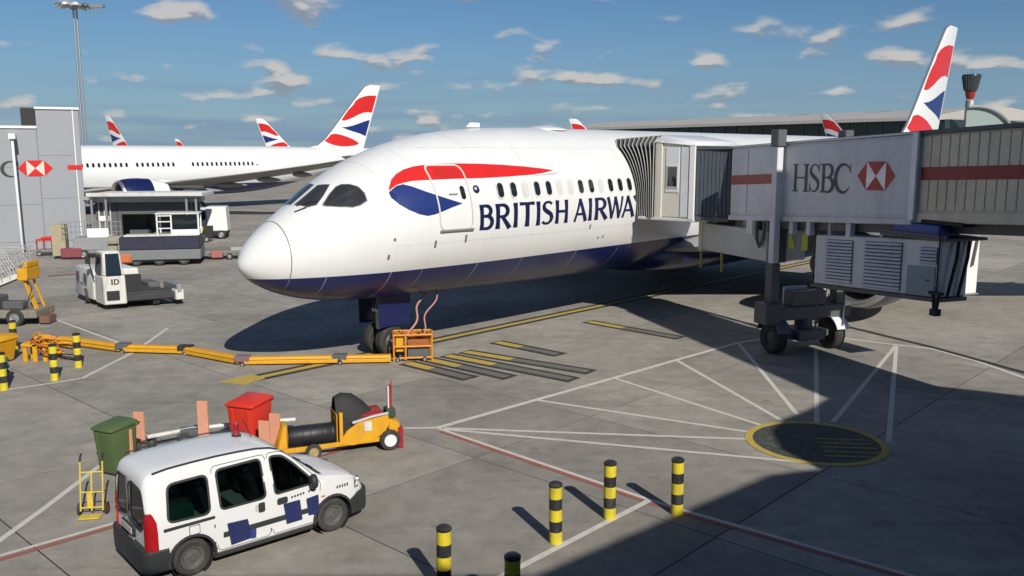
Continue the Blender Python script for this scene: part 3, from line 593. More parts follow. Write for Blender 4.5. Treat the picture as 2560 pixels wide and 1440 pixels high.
blue1 = [(56.3, 10.35), (57.2, 10.42), (58.2, 10.62), (59.2, 10.9), (60.2, 11.2), (61.0, 11.42), (te_in(11.45), 11.45), (te_in(10.6), 10.6), (te_in(9.6), 9.6), (te_in(9.15), 9.15), (60.2, 9.3), (59.4, 9.55), (58.5, 9.75), (57.5, 9.98), (56.8, 10.2)]
red2 = [(le_in(8.45, .2), 8.45), (le_in(9.0), 9.0), (le_in(9.35), 9.35), (55.2, 9.45), (56.2, 9.3), (57.2, 9.05), (58.1, 8.75), (58.8, 8.45), (59.3, 8.1), (58.5, 7.85), (57.3, 7.72), (56, 7.72), (54.8, 7.9), (54.0, 8.15)]
fin_decal(red1, RED, 'flag_red_upper'); fin_decal(blue1, mat('ribbon_blue', (.012, .03, .16)), 'flag_blue_wedge'); fin_decal(red2, RED, 'flag_red_lower')
# nose gear
ng = MB(); ng.cyl((5.25, 0, .5), (5.15, 0, 2.3), .13, .17, 16); ng.cyl((5.2, 0, 1.1), (6.2, 0, 2.2), .06, None, 10); ng.cyl((5.25, -.55, .52), (5.25, .55, .52), .09); ng.box(5.0, 5.1, -.1, .1, .9, 1.5)
ng.build('nose_gear_strut', STEEL, AIR)
for sd_ in (-1, 1):
    wheel('nose_wheel', AIR, (5.25, sd_ * .32, .53), (0, sd_, 0), .53, .36, STEEL)
    gd = MB(); gd.loft([[(x, sd_ * (.46 + .05 * math.sin((z - 1.0) * 2)), z), (x, sd_ * (.50 + .05 * math.sin((z - 1.0) * 2)), z)] for x, z in ()] or [[(4.6, sd_ * .50, 2.08), (4.6, sd_ * .54, 2.08), (6.0, sd_ * .54, 2.05), (6.0, sd_ * .50, 2.05)], [(4.65, sd_ * .52, 1.05), (4.65, sd_ * .56, 1.05), (5.95, sd_ * .56, 1.05), (5.95, sd_ * .52, 1.05)]])
    gd.build('nose_gear_door', NAVY, AIR, bev=.01)
ll = MB()
for k, zz_ in enumerate((1.55, 1.55, 1.55)): ll.cyl((5.02, -.16 + .16 * k, zz_), (4.94, -.16 + .16 * k, zz_), .06, .06, 14)
ll.build('taxi_light', WHITE, AIR)
for sd_ in (-1, 1):
    mg = MB(); mg.cyl((31, sd_ * 4.9, .7), (30.8, sd_ * 4.6, 3.0), .2, .25); mg.cyl((30.2, sd_ * 4.9, .7), (31.8, sd_ * 4.9, .7), .14); mg.build('main_gear_strut', STEEL, AIR)
    for dx in (-.75, .75):
        for dy in (-.55, .55): wheel('main_wheel', AIR, (31 + dx, sd_ * 4.9 + dy, .68), (0, 1, 0), .68, .5, STEEL)
    gd = MB(); gd.box(29.8, 32.4, sd_ * 5.55 - .04, sd_ * 5.55 + .04, 1.3, 2.9); gd.build('main_gear_door', WHITE, AIR, bev=.02)
# remaining airliners: the neighbour at the next stand, and distant ones whose tails rise behind
LETTERS = ('door', 'letter', 'red_ribbon', 'blue_ribbon', 'window', 'windscreen_frame', 'skin_vent', 'nose_wheel', 'main_wheel', 'taxi_light', 'skin_joint', 'radome_seam', 'windscreen_wiper', 'round_emblem', 'emblem_centre', 'antenna', 'antenna_dome', 'ribbon_underline', 'flap_fairing')
NB = copy_tree(AIR, None, ('letter', 'red_ribbon', 'blue_ribbon', 'door', 'windscreen_frame', 'skin_vent', 'round_emblem', 'emblem_centre', 'ribbon_underline', 'radome_seam', 'windscreen_wiper', 'taxi_light'))
NB.name = 'airliner'; NB['label'] = 'neighbouring white airliner whose nose is hidden by the grey building'
NB.scale = (.965,) * 3; NB.location = (-59.99, 80.79, 0)
FAR = ('engine_cowl', 'pylon', 'nose_gear_strut', 'nose_gear_door', 'main_gear_strut', 'main_gear_door', 'belly_fairing') + LETTERS
def far_plane(px_tip, ang, k, label):
    o = copy_tree(AIR, None, FAR); o.name = 'airliner'; o['label'] = label; o.scale = (k,) * 3
    d = Vector((math.cos(ang), math.sin(ang), 0)); o.location = Vector((*px_tip, 0)) - d * 63.2 * k; o.rotation_euler = (0, 0, ang)
    return o
far_plane((-112.51, 247.81), R(146), 1.0, 'distant airliner, leftmost tail fin beside the grey building')
far_plane((-75.98, 265.83), R(172), 1.0, 'distant airliner with broad tail fin left of the neighbouring fin')
far_plane((-129.34, 342.34), R(160), .7, 'distant airliner showing only the low tip of its tail fin')
far_plane((17.31, 269.09), R(165), 1.0, 'distant airliner whose red tail rises above the near fuselage')
far_plane((80.82, 234.56), R(128), 1.0, 'distant airliner with slim tail fin above the jet bridge column')

# ------------------------------------------------------------------ jet bridge
BX = Vector((.3502, -.9367, 0)).normalized(); BY = Vector((-BX.y, BX.x, 0)); BC = Vector((10.02, 29.73, 0))
JB = thing('jet_bridge', 'grey telescopic jet bridge with red stripe docked at the airliner', 'jet bridge', (BC.x, BC.y, 0), math.atan2(BX.y, BX.x))
def bl(p):
    d = Vector((p[0], p[1], 0)) - BC; return (d.dot(BX), d.dot(BY))
zf = lambda t: 4.57 + .056 * t
zt_ = lambda t: 7.05 + .042 * t
def prism_t(m, t0, t1, y0, y1, f0, f1, mi=0):
    m.hexa([(t0, y0, f0(t0)), (t1, y0, f0(t1)), (t1, y1, f0(t1)), (t0, y1, f0(t0))], [(t0, y0, f1(t0)), (t1, y0, f1(t1)), (t1, y1, f1(t1)), (t0, y1, f1(t0))], mi); return m
tn = MB(); prism_t(tn, -2.95, 5.65, -1.13, 1.13, lambda t: zf(t) + .02, lambda t: zt_(t)); TB = tn.build('tunnel', GREYP, JB, bev=.05)
for t0, t1 in [(-2.9, -1.92), (-1.9, -.32), (.15, 5.6)]:
    p = MB(); prism_t(p, t0 + .012, t1 - .012, -1.155, -1.12, lambda t: zf(t) + .18, lambda t: zt_(t) - .1); p.build('wall_panel', GREYP, TB, bev=.008)
p = MB(); prism_t(p, -2.96, 5.66, -1.19, 1.19, lambda t: zf(t) - .08, lambda t: zf(t) + .1); p.build('floor_beam', GREYP, TB, bev=.02)
p = MB(); prism_t(p, -2.97, 5.67, -1.18, 1.18, lambda t: zt_(t) - .03, lambda t: zt_(t) + .05); p.build('roof_sheet', STEEL, TB, bev=.02)
p = MB(); prism_t(p, -2.9, -.45, -1.168, -1.15, lambda t: 5.72 + .05 * (t + .5), lambda t: 6.05 + .05 * (t + .5)); p.build('red_stripe', REDD, TB)
p = MB(); prism_t(p, 5.52, 5.72, -1.2, -1.12, lambda t: zf(t) + .05, lambda t: zt_(t) + .02); p.build('corner_post', WHITE, TB, bev=.01)
tn = MB(); prism_t(tn, 5.5, 14.4, -1.0, 1.0, lambda t: zf(t) + .12, lambda t: zt_(t) - .03); TS = tn.build('tunnel', BEIGE, JB, bev=.04)
tag(TS, 'beige inner tunnel of the bridge with ribbed cladding')
k = 0; t0 = 5.75
while t0 < 14.2:
    p = MB(); prism_t(p, t0, t0 + .27, -1.03, -.99, lambda t: zf(t) + .32, lambda t: zt_(t) - .1); p.build('wall_panel', BEIGE, TS, bev=.012); t0 += .30; k += 1
p = MB(); prism_t(p, 5.6, 14.4, -1.06, 1.06, lambda t: zf(t) - .02, lambda t: zf(t) + .26); p.build('floor_beam', BEIGE, TS, bev=.02)
p = MB(); prism_t(p, 5.6, 14.4, -1.1, 1.1, lambda t: zt_(t) - .06, lambda t: zt_(t) + .06); p.build('roof_sheet', GREYD, TS, bev=.02)
p = MB(); prism_t(p, 5.75, 14.3, -1.045, -1.02, lambda t: 6.02 + .04 * (t - 5.7), lambda t: 6.37 + .035 * (t - 5.7)); p.build('red_stripe', REDD, TS)
p = MB(); prism_t(p, 5.5, 14.4, -.7, .7, lambda t: zf(t) - .3, lambda t: zf(t) - .02); p.build('underbeam', GREYD, TS)
# bank lettering and hexagon emblem on the large tunnel
TXT = mat('sign_charcoal', (.03, .032, .036), .5)
cx = .55
for ch in 'HSBC':
    strokes, adv = serif_glyph(ch); m = MB(); wd = adv * .96; kx = wd / adv
    for i, st_ in enumerate(strokes):
        for q in st_: m.poly([(cx + x * kx, -1.163 - .0012 * i, 5.50 + .018 * (cx + x * kx) + y * .88) for x, y in q])
    m.build('letter', TXT, TB, 0); cx += wd * 1.0
def emblem(fn, parent, red=RED, wh=WHITE):
    a = MB()
    for P in ([(-1, 0), (-.5, .5), (-.5, -.5)], [(1, 0), (.5, -.5), (.5, .5)], [(-.5, .5), (.5, .5), (0, 0)], [(-.5, -.5), (0, 0), (.5, -.5)]): a.poly([fn(*p, 0) for p in P])
    a.build('emblem_red', red, parent, 0)
    a = MB()
    for P in ([(-.5, .5), (0, 0), (-.5, -.5)], [(.5, .5), (.5, -.5), (0, 0)]): a.poly([fn(*p, .0) for p in P])
    a.build('emblem_white', wh, parent, 0)
emblem(lambda x, y, d: (4.22 + .74 * x, -1.164, 6.10 + .012 * x + .82 * y), TB, mat('sign_red', (.46, .03, .03), .5))
# lift columns, cross head, bogie
for sd_ in (-1, 1):
    c = MB(); c.box(-.14, .14, sd_ * 1.36 - .12, sd_ * 1.36 + .12, 1.2, 6.95); CL = c.build('lift_column', GREYP, JB, bev=.02)
    c = MB(); c.box(-.2, .2, sd_ * 1.36 - .17, sd_ * 1.36 + .17, 6.95, 7.5); c.build('column_cap', GREYD, CL, bev=.02)
    c = MB(); c.box(-.19, .19, sd_ * 1.36 - .16, sd_ * 1.36 + .16, 1.5, 3.1); c.build('column_sleeve', GREYD, CL, bev=.02)
c = MB(); c.box(-.3, .3, -1.75, 1.75, 1.15, 1.6); c.box(-.25, .25, -.7, .7, 1.6, 2.1); c.box(-.35, .35, -1.8, -1.2, 1.05, 1.75); CB = c.build('cross_beam', GREYD, JB, bev=.03)
c = MB(); c.box(-.42, -.3, -.6, .35, 1.62, 2.2); c.build('control_box', GREYP, CB, bev=.02)
c = MB(); c.box(-.5, .5, -.55, .55, .45, .8); c.box(-.25, .25, -.9, .9, .5, .72); c.cyl((0, 0, .7), (0, 0, 1.2), .3); c.box(-.8, -.5, -.6, .6, .35, .75); CH = c.build('bogie', GREYD, JB, bev=.03)
for sd_ in (-1, 1):
    wheel('drive_wheel', JB, (0, sd_ * 1.2, .55), (0, 1, 0), .55, .42, GREYD, .45)
    c = MB(); c.loft([[(.66 * math.cos(a), sd_ * 1.2 + q, .55 + .66 * math.sin(a)) for q in (-.26, .26)] + [(.62 * math.cos(a), sd_ * 1.2 + q, .55 + .62 * math.sin(a)) for q in (.26, -.26)] for a in [R(20 + 14 * k) for k in range(11)]]); c.build('mudguard', GREYP if sd_ > 0 else GREYD, CH)
c = MB(); c.box(-1.02, -.8, .45, .7, .3, .95); c.build('drive_motor', WHITE_D, CH, bev=.03)
c = MB(); c.tube([(-.1, 1.0, 1.6), (-.1, 1.05, 2.6)], .05); c.build('hydraulic_hose', STEEL, CB)
# cooling unit slung under the tunnel
AT0, AT1, AY0, AY1, AZ0, AZ1 = 1.8, 6.7, -1.15, -.15, 2.66, 4.2
def shr(m):
    m.v = [(x, y, z + .058 * (x - 1.8)) for x, y, z in m.v]; return m
a = MB(); a.box(AT0, AT1, AY0, AY1, AZ0, AZ1); AC = shr(a).build('cooling_unit', GREYP, JB, bev=.03)
for t0, t1, z0, z1, n in [(2.35, 3.48, 2.78, 4.08, 13), (3.98, 5.4, 2.74, 4.08, 13), (6.05, 6.62, 3.55, 4.0, 5)]:
    f = MB(); f.box(t0, t1, AY0 - .012, AY0 - .004, z0, z1); shr(f).build('louvre_recess', BLACK, AC)
    for k in range(n):
        zc = z0 + (k + .5) * (z1 - z0) / n; hh = (z1 - z0) / n * .34
        s_ = MB(); s_.hexa([(t0, AY0 - .07, zc - hh), (t1, AY0 - .07, zc - hh), (t1, AY0 - .05, zc - hh), (t0, AY0 - .05, zc - hh)], [(t0, AY0 - .03, zc + hh), (t1, AY0 - .03, zc + hh), (t1, AY0 - .015, zc + hh), (t0, AY0 - .015, zc + hh)]); shr(s_).build('louvre_slat', GREYP, AC)
f = MB(); f.box(5.62, 6.6, AY0 - .03, AY0 - .004, 2.68, 3.48); shr(f).build('access_door', mat('blue_grey_door', (.25, .31, .36), .5, var=.06), AC, bev=.008)
f = MB(); f.box(6.3, 6.42, AY0 - .05, AY0 - .03, 3.1, 3.13); shr(f).build('door_latch', BLACK, AC)
f = MB(); f.box(AT0 - .1, AT1 + .05, AY0 - .04, AY1, AZ0 - .12, AZ0 - .01); shr(f).build('support_frame', GREYD, AC, bev=.01)
for y_, z0, z1, l0 in [(-.85, 4.2, 2.65, .12), (-.45, 4.2, 2.65, .1)]:
    f = MB(); f.tube([(AT1 + l0, y_ + .18, z0), (AT1 + l0 + .05, y_ + .1, (z0 + z1) / 2 + .3), (AT1 + l0, y_ - .1, z1)], .045); shr(f).build('drain_hose', BLACK, AC)
f = MB(); f.box(AT1 + .003, AT1 + .03, AY0 + .05, AY1 - .05, AZ0 + .03, AZ1 - .03); shr(f).build('end_panel', WHITE, AC, bev=.008)
for t_ in (2.1, 4.3, 6.4):
    f = MB(); f.box(t_ - .06, t_ + .06, -.9, -.75, AZ1, zf(t_) - .02); shr(f).build('hanger', GREYP, AC)
SP = MB(); SP.box(4.35, 4.6, 1.5, 2.6, 2.55, 4.28); STP = SP.build('stair_panel', WHITE, JB, bev=.02)
for y0_, y1_, z0_, z1_ in ((1.7, 1.92, 2.55, 4.28), (1.92, 2.2, 2.55, 4.28), (2.3, 2.45, 3.4, 4.28)):
    SP = MB(); SP.beam((4.64, y0_, z0_), (4.64, y1_, z1_), .06, .07); SP.build('stair_stringer', GREYD, STP)
for k in range(7):
    SP = MB(); SP.box(4.6, 4.66, 1.47, 2.63, 2.52 + .002 * k, 2.56 + .002 * k) if k == 0 else SP.box(4.0, 4.34, 1.55, 2.55, 2.55 + .24 * k, 2.58 + .24 * k); SP.build('stair_tread', STEEL, STP)
SP = MB(); SP.box(4.2, 4.6, 1.1, 1.7, 4.28, 4.7); SP.build('stair_bracket', GREYD, STP)
f = MB(); f.box(4.6, 6.95, -1.25, .2, 4.46, 4.54); f.box(4.6, 6.95, -1.25, -1.2, 4.54, 4.62); PLF = f.build('service_tray', GREYD, JB, bev=.01)
f = MB(); f.box(5.0, 6.6, -1.16, -.4, 4.545, 4.86); f.build('blue_crate', mat('blue_plastic', (.05, .10, .36), .5, var=.1), PLF, bev=.03)
f = MB(); f.box(5.9, 7.3, -1.1, -.7, 4.87, 4.98); f.build('junction_box', BLACK, PLF, bev=.02)
hk = MB(); hk.tube([(6.8, -1.3, 4.7), (6.8, -1.3, 3.1)], .025); hk.box(6.6, 7.0, -1.38, -1.22, 3.06, 3.14); hk.cyl((6.71, -1.3, 3.06), (6.77, -1.3, 2.66), .05); hk.cyl((6.89, -1.3, 3.06), (6.83, -1.3, 2.66), .05); hk.box(6.7, 6.92, -1.4, -1.2, 2.5, 2.68); hk.build('hose_hoist', BLACK, JB, bev=.01)
for t_, y_ in ((1.35, -.6), (1.0, .8)):
    f = MB(); f.tube([(t_, y_, 4.5), (t_, y_, 1.0)], .035); f.build('hanging_cable', GREYD, JB)
f = MB(); prism_t(f, -2.9, 5.6, -.9, .9, lambda t: zf(t) - .34, lambda t: zf(t) - .09); f.build('underbeam', GREYD, TB)
for t_ in (-1.5, .55, 1.4, 3.2):
    f = MB(); f.box(t_ - .1, t_ + .1, -1.15, -.95, zf(t_) - .5, zf(t_) - .08); f.build('bracket', GREYP, TB, bev=.01)
f = MB(); f.tube([(-1.2, -1.2, 4.4), (-1.15, -1.22, 3.8), (-1.0, -1.22, 3.55), (-.8, -1.22, 3.8), (-.75, -1.2, 4.45)], .06); f.build('cable_loop', GREYD, TB)
f = MB(); f.box(-1.85, -1.45, -1.2, -.95, 3.9, 4.45); f.build('electric_box', GREYP, TB, bev=.02)
# cab turned to the fuselage: corners from aircraft stations
def air_w(s, o): p = NOSE + U * s + V * (2.885 + o); return (p.x, p.y)
S0, S1, O0, O1 = 15.55, 18.9, 1.0, 2.72
c_ = [bl(air_w(S0, O0)), bl(air_w(S0, O1)), bl(air_w(S1, O1)), bl(air_w(S1, O0))]
cb = MB(); cb.hexa([(*q, 4.30) for q in c_], [(*c_[0], 7.16), (*c_[1], 7.0), (*c_[2], 7.0), (*c_[3], 7.16)]); CAB = cb.build('cab', CREAM, JB, bev=.04)
def cab_side(o0, o1, z0, z1, d0, d1):
    pts = [bl(air_w(S0 - d0, o0)), bl(air_w(S0 - d0, o1)), bl(air_w(S0 - d1, o1)), bl(air_w(S0 - d1, o0))]
    m = MB(); m.hexa([(*q, z0) for q in pts], [(*q, z1) for q in pts]); return m
cab_side(.98, 1.32, 4.26, 7.2, -.02, .05).build('corner_post', CREAM, CAB, bev=.03)
cab_side(2.5, 2.76, 4.26, 7.06, -.02, .06).build('corner_post', WHITE, CAB, bev=.03)
cab_side(2.14, 2.47, 4.34, 6.95, -.02, .03).build('side_panel', GREYP, CAB, bev=.01)
cab_side(1.46, 2.06, 5.25, 6.95, -.02, .025).build('door_leaf', GREYP, CAB, bev=.01)
cab_side(1.52, 2.02, 5.42, 6.28, -.02, .05).build('window_frame', CREAM, CAB, bev=.01)
cab_side(1.58, 1.98, 5.48, 6.22, -.02, .06).build('window_glass', GLASS, CAB)
rf = MB(); pr_ = [bl(air_w(S0 - .1, O0 - .1)), bl(air_w(S0 - .1, O1 + .08)), bl(air_w(S1 + .1, O1 + .08)), bl(air_w(S1 + .1, O0 - .1))]
rf.hexa([(*pr_[0], 7.15), (*pr_[1], 6.99), (*pr_[2], 6.99), (*pr_[3], 7.15)], [(*[(pr_[0][i] * .9 + pr_[2][i] * .1) for i in (0, 1)], 7.42), (*[(pr_[1][i] * .9 + pr_[3][i] * .1) for i in (0, 1)], 7.18), (*[(pr_[2][i] * .9 + pr_[0][i] * .1) for i in (0, 1)], 7.18), (*[(pr_[3][i] * .9 + pr_[1][i] * .1) for i in (0, 1)], 7.42)])
rf.build('cab_roof', WHITE, CAB, bev=.03)
fl = MB(); pf_ = [bl(air_w(S0 - .06, .25)), bl(air_w(S0 - .06, O1 + .05)), bl(air_w(S1, O1 + .05)), bl(air_w(S1, .25))]; fl.hexa([(*q, 4.17) for q in pf_], [(*q, 4.29) for q in pf_]); fl.build('cab_floor', WHITE_D, CAB, bev=.02)
# bellows hood: ribs of light edging on dark folded cloth
def fus_y(z): return sec(17)[0] * math.sqrt(max(0.0, 1 - ((z - 4.72) / 2.97) ** 2))
BELD = mat('bellows_cloth', (.045, .047, .05), .8, var=.2); BELL = mat('bellows_edging', (.42, .42, .40), .6, var=.08)
NF = 9
def bell_out(f, grow):
    pts = []; za = 4.3; zb = 7.1 - .12 * f
    for s, z in [(S0 - grow, za)] + [(S0 - grow, za + (zb - za) * k / 10) for k in range(1, 11)] + [(S0 + .25 - grow * .3, zb + .14 + grow), (S1 - .25 + grow * .3, zb + .14 + grow)] + [(S1 + grow, zb - (zb - za) * k / 6) for k in range(7)]:
        o1 = O0 * (1 - f) + f * (fus_y(min(z, 7.2)) - 2.885 + .02)
        pts.append((*bl(air_w(s + (.34 * f if s < 17 else 0), o1)), z))
    return pts
bc = MB(); rings = []
for k in range(NF * 2 + 1):
    f = k / (NF * 2); rings.append(bell_out(f, .02 if k % 2 else .15))
bc.loft(rings, 0, False, False); BE = bc.build('bellows', BELD, CAB, 30)
for k in range(0, NF * 2 + 1, 2):
    f = k / (NF * 2); r_ = bell_out(f, .165); m = MB(); m.tube(r_, .02, 6); m.build('bellows_rib', BELL, BE)
# pivoting link between cab and tunnel, clad with dark slatted curtain
A_ = bl(air_w(S0 + .05, O1 + .03)); B_ = (-3.0, -1.08); B2_ = (-3.0, 1.08); A2_ = bl(air_w(S1 - .4, O1 + .03))
lk_ = MB(); lk_.hexa([(*A_, 4.36), (*B_, 4.4), (*B2_, 4.4), (*A2_, 4.36)], [(*A_, 6.88), (*B_, 6.86), (*B2_, 6.86), (*A2_, 6.88)]); LK = lk_.build('pivot_link', SLATE, JB)
lk_ = MB(); lk_.hexa([(A_[0] - .05, A_[1] - .08, 6.86), (B_[0] + .05, B_[1] - .12, 6.88), (B2_[0], B2_[1], 6.88), (*A2_, 6.86)], [(A_[0] - .05, A_[1] - .08, 6.98), (B_[0] + .05, B_[1] - .12, 6.97), (B2_[0], B2_[1], 6.97), (*A2_, 6.98)]); lk_.build('link_roof', GREYD, LK)
lk_ = MB(); lk_.hexa([(A_[0] - .05, A_[1] - .08, 4.2), (B_[0] + .05, B_[1] - .12, 4.24), (B2_[0], B2_[1], 4.24), (*A2_, 4.2)], [(A_[0] - .05, A_[1] - .08, 4.37), (B_[0] + .05, B_[1] - .12, 4.39), (B2_[0], B2_[1], 4.39), (*A2_, 4.37)]); lk_.build('link_floor', GREYD, LK)
for k in range(9):
    f0, f1 = (k + .08) / 9, (k + .92) / 9; q = [(A_[0] + (B_[0] - A_[0]) * f, A_[1] + (B_[1] - A_[1]) * f) for f in (f0, f1)]
    d = Vector((B_[1] - A_[1], A_[0] - B_[0])).normalized() * .03; m = MB()
    if d.y > 0: d = -d
    m.hexa([(*q[0], 4.45), (*q[1], 4.45), (q[1][0] + d.x, q[1][1] + d.y, 4.45), (q[0][0] + d.x, q[0][1] + d.y, 4.45)], [(*q[0], 6.82), (*q[1], 6.82), (q[1][0] + d.x, q[1][1] + d.y, 6.82), (q[0][0] + d.x, q[0][1] + d.y, 6.82)])
    m.build('curtain_slat', SLATE, LK, bev=.008)

# ------------------------------------------------------------------ terminal behind and right of the viewpoint (its shadow lies on the apron)
TZ = 11.0
out_ = [(6.9, -1.55), (9.5, .75), (12.0, 2.95), (13.2, 3.3), (12.75, 4.6), (12.9, 5.9), (13.5, 6.9), (14.3, 7.6), (15.4, 8.9), (17.0, 11.2), (20.9, 9.1), (34, 1.0), (40, -30), (-40, -30), (-40, -2.1)]
tb = MB(); tb.ext([(x, y, 0) for x, y in out_], (0, 0, TZ)); TER = tag(tb.build('terminal_building', mat('terminal_dark_cladding', (.09, .095, .10), .5, var=.1, scale=.5), None, 0), 'grey terminal building beside the viewpoint casting the large shadow', 'building')
for (xa, ya), (xb, yb) in zip(out_[:9], out_[1:10]):
    d = Vector((xb - xa, yb - ya, 0)); n_ = Vector((-d.y, d.x, 0)).normalized()
    for z0, z1 in ((1.0, 3.4), (4.6, 8.6)):
        if d.length < 1.6: continue
        wn_ = MB(); p0 = Vector((xa, ya, 0)) + d * .08 + n_ * .01; p1 = Vector((xa, ya, 0)) + d * .92 + n_ * .01
        wn_.hexa([p0 + Vector((0, 0, z0)), p1 + Vector((0, 0, z0)), p1 + n_ * .04 + Vector((0, 0, z0)), p0 + n_ * .04 + Vector((0, 0, z0))], [p0 + Vector((0, 0, z1)), p1 + Vector((0, 0, z1)), p1 + n_ * .04 + Vector((0, 0, z1)), p0 + n_ * .04 + Vector((0, 0, z1))]); wn_.build('window', GLASS, TER)

tw = MB(); tw.ext([(x, y, 0) for x, y in ((17.1, 4.8), (15.5, 10.5), (13.2, 18.4), (13.7, 18.6), (16.2, 13.0), (19.2, 8.2))], (0, 0, 14.0)); tw.build('shadow_caster_wing', MATS['terminal_dark_cladding'], TER, 0)  # unseen fin-shaped block added to widen the shadow strip beside the bridge

# ------------------------------------------------------------------ grey gate building at the left with bank sign
GB = thing('gate_building', 'large light grey clad building with red hexagon emblem at the left edge', 'building', (-30.0, 62.0, 0), R(25.8))
def gx(px):
    k = (px - 1280) / 2200; return (30 + k * 61.5) / (.900 - .988 * k * .435)
b = MB(); b.box(gx(-260), gx(100), 0, 9, 0, 8.32); b.build('wall', GREYL, GB, 0, bev=.03)
b = MB(); b.box(gx(100), 0, -.02, 8.5, 0, 9.62); b.build('wall', GREYL, GB, 0, bev=.03)
b = MB(); b.box(gx(-260), gx(101), -.14, 9, 8.32, 8.5); b.build('parapet', WHITE, GB, bev=.02)
b = MB(); b.box(gx(98), .06, -.14, 8.5, 9.62, 9.78); b.build('parapet', WHITE, GB, bev=.02)
for k in range(3):
    z = .62 + k * 2.55; q = MB(); q.box(gx(-260), gx(100) - .03, -.035, -.005, z + .006, z + 2.545); q.build('cladding_panel', GREYL, GB, bev=.008)
for k in range(3):
    z = .62 + k * 2.95; q = MB(); q.box(gx(100) + .02, -.45, -.055, -.025, z + .006, z + 2.945); q.build('cladding_panel', GREYL, GB, bev=.008)
q = MB(); q.box(-.4, -.34, -.07, -.02, .2, 9.6); q.build('corner_trim', WHITE, GB)
lv = MB(); lv.box(gx(62), gx(98), .6, 4.5, 8.5, 9.66); LV = lv.build('plant_screen', GREYD, GB)
for k in range(8):
    x_ = gx(62) + k * (gx(98) - gx(62)) / 8; q = MB(); q.box(x_ + .01, x_ + .1, .5, .6, 8.5, 9.72 + .03 * (k % 2)); q.build('screen_fin', BLACK, LV)
q = MB(); q.box(gx(170), .02, -.09, -.056, 5.55, 5.85); q.build('red_stripe', RED, GB)
emblem(lambda x, y, d: (gx(90) + 1.07 * x, -.075, 6.18 - .53 + 1.06 * y), GB, RED, CREAM)
strokes, adv = serif_glyph('C'); m = MB()
for i, st_ in enumerate(strokes):
    for q in st_: m.poly([(gx(2) + x * 1.5, -.05 - .002 * i, 5.07 + y * 1.06) for x, y in q])
m.build('letter', TXT, GB, 0)
strokes, adv = serif_glyph('B'); m = MB()
for i, st_ in enumerate(strokes):
    for q in st_: m.poly([(gx(-44) + x * 1.5, -.05 - .002 * i, 5.07 + y * 1.06) for x, y in q])
m.build('letter', TXT, GB, 0)
q = MB(); q.tube([(gx(44), -1.3, 0), (gx(41), -1.3, 7.7)], .09); q.box(gx(41) - .2, gx(41) + .2, -1.6, -.1, 7.6, 7.95); tag(q.build('service_pole', WHITE, GB, bev=.01), 'white pipe standing in front of the cladding')
q = MB(); q.box(-.1, .9, -.12, .5, 3.4, 3.65); q.box(.1, .3, -.2, .3, 3.0, 3.4); q.build('wall_bracket', STEEL, GB, bev=.01)
# canopy shed beside it
SH = thing('canopy_shed', 'low grey open shed with flat canopy roof below the neighbouring airliner', 'shed', (-29.6, 62.4, 0), R(8))
b = MB(); b.box(0, 7.6, -1.2, 3.4, 3.62, 3.86); SR = b.build('roof', GREYP, SH, bev=.02)
b = MB(); b.box(-.05, 7.7, -1.32, -1.2, 3.7, 3.95); b.build('gutter', WHITE_D, SR)
b = MB(); b.box(.1, 7.5, -.6, -.45, 3.25, 3.62); b.build('fascia', STEEL, SR, bev=.02)
b = MB(); b.box(1.5, 6.6, .3, .5, 2.35, 3.6); b.box(1.5, 1.75, .3, .5, 0, 2.35); b.box(0, 1.45, .35, .5, 0, 3.5); b.build('front_wall', GREYD, SH, 0)
b = MB(); b.box(.05, 6.6, 3.1, 3.3, 0, 3.6); b.build('rear_wall', GREYD, SH, 0)
b = MB(); b.box(.2, .3, .25, .35, 0, 3.6); b.box(.6, .66, .2, .35, 0, 3.6); b.box(1.0, 1.06, .2, .35, 0, 3.6); b.build('door_frame', WHITE_D, SH)
for x_ in (.1, 1.05, 6.45, 7.1):
    q = MB(); q.box(x_, x_ + .14, -1.0, -.86, 0, 3.6); q.build('post', STEEL, SH, bev=.01)
for x_ in (2.9, 4.4, 5.6):
    q = MB(); q.box(x_, x_ + .2, 2.5, 2.7, 0, 3.5); q.build('inner_post', BLACK, SH)
q = MB(); q.beam((6.4, 1.2, .2), (5.5, 1.2, 2.3), .1, .1); q.box(1.9, 3.2, 1.5, 2.6, 0, 1.1); q.box(3.5, 4.7, 1.8, 2.6, 0, .9); q.build('stored_crates', GREYD, SH)
q = MB(); q.box(.25, .95, .15, .2, 1.9, 2.25); q.build('notice_board', WHITE, SH)

# ------------------------------------------------------------------ far buildings, tower, mast
T5 = thing('terminal_hall', 'long far terminal hall with curved pale roof and dark glass front', 'building', (0, 0, 0))
pl, pr2 = Vector((40, 620, 0)), Vector((196, 405, 0)); dd = (pr2 - pl); ln = dd.length; dd.normalize(); nn_ = Vector((-dd.y, dd.x, 0)); nn_ = nn_ if nn_.y > 0 else -nn_
prof = [(-9, 20.6), (-8.5, 22.2), (0, 23.6), (15, 25.6), (35, 27.4), (60, 28), (90, 26), (90, 22), (0, 21)]
rf = MB(); rf.loft([[pl + dd * t + nn_ * a + Vector((0, 0, z)) for a, z in prof] for t in (0, ln * .5, ln)]); rf.build('roof', ROOFG, T5, 30)
fc = MB(); fc.hexa([pl, pr2, pr2 + nn_ * 80, pl + nn_ * 80], [q + Vector((0, 0, 21.2)) for q in (pl, pr2, pr2 + nn_ * 80, pl + nn_ * 80)]); fc.build('glass_front', TREEG, T5, 0)
for k in range(30):
    p = pl + dd * (ln * (k + .5) / 30) - nn_ * .4; q = MB(); q.box(p.x - .25, p.x + .25, p.y - .25, p.y + .25, 0, 21); q.build('mullion', GREYD, T5, 0)
arcp = []
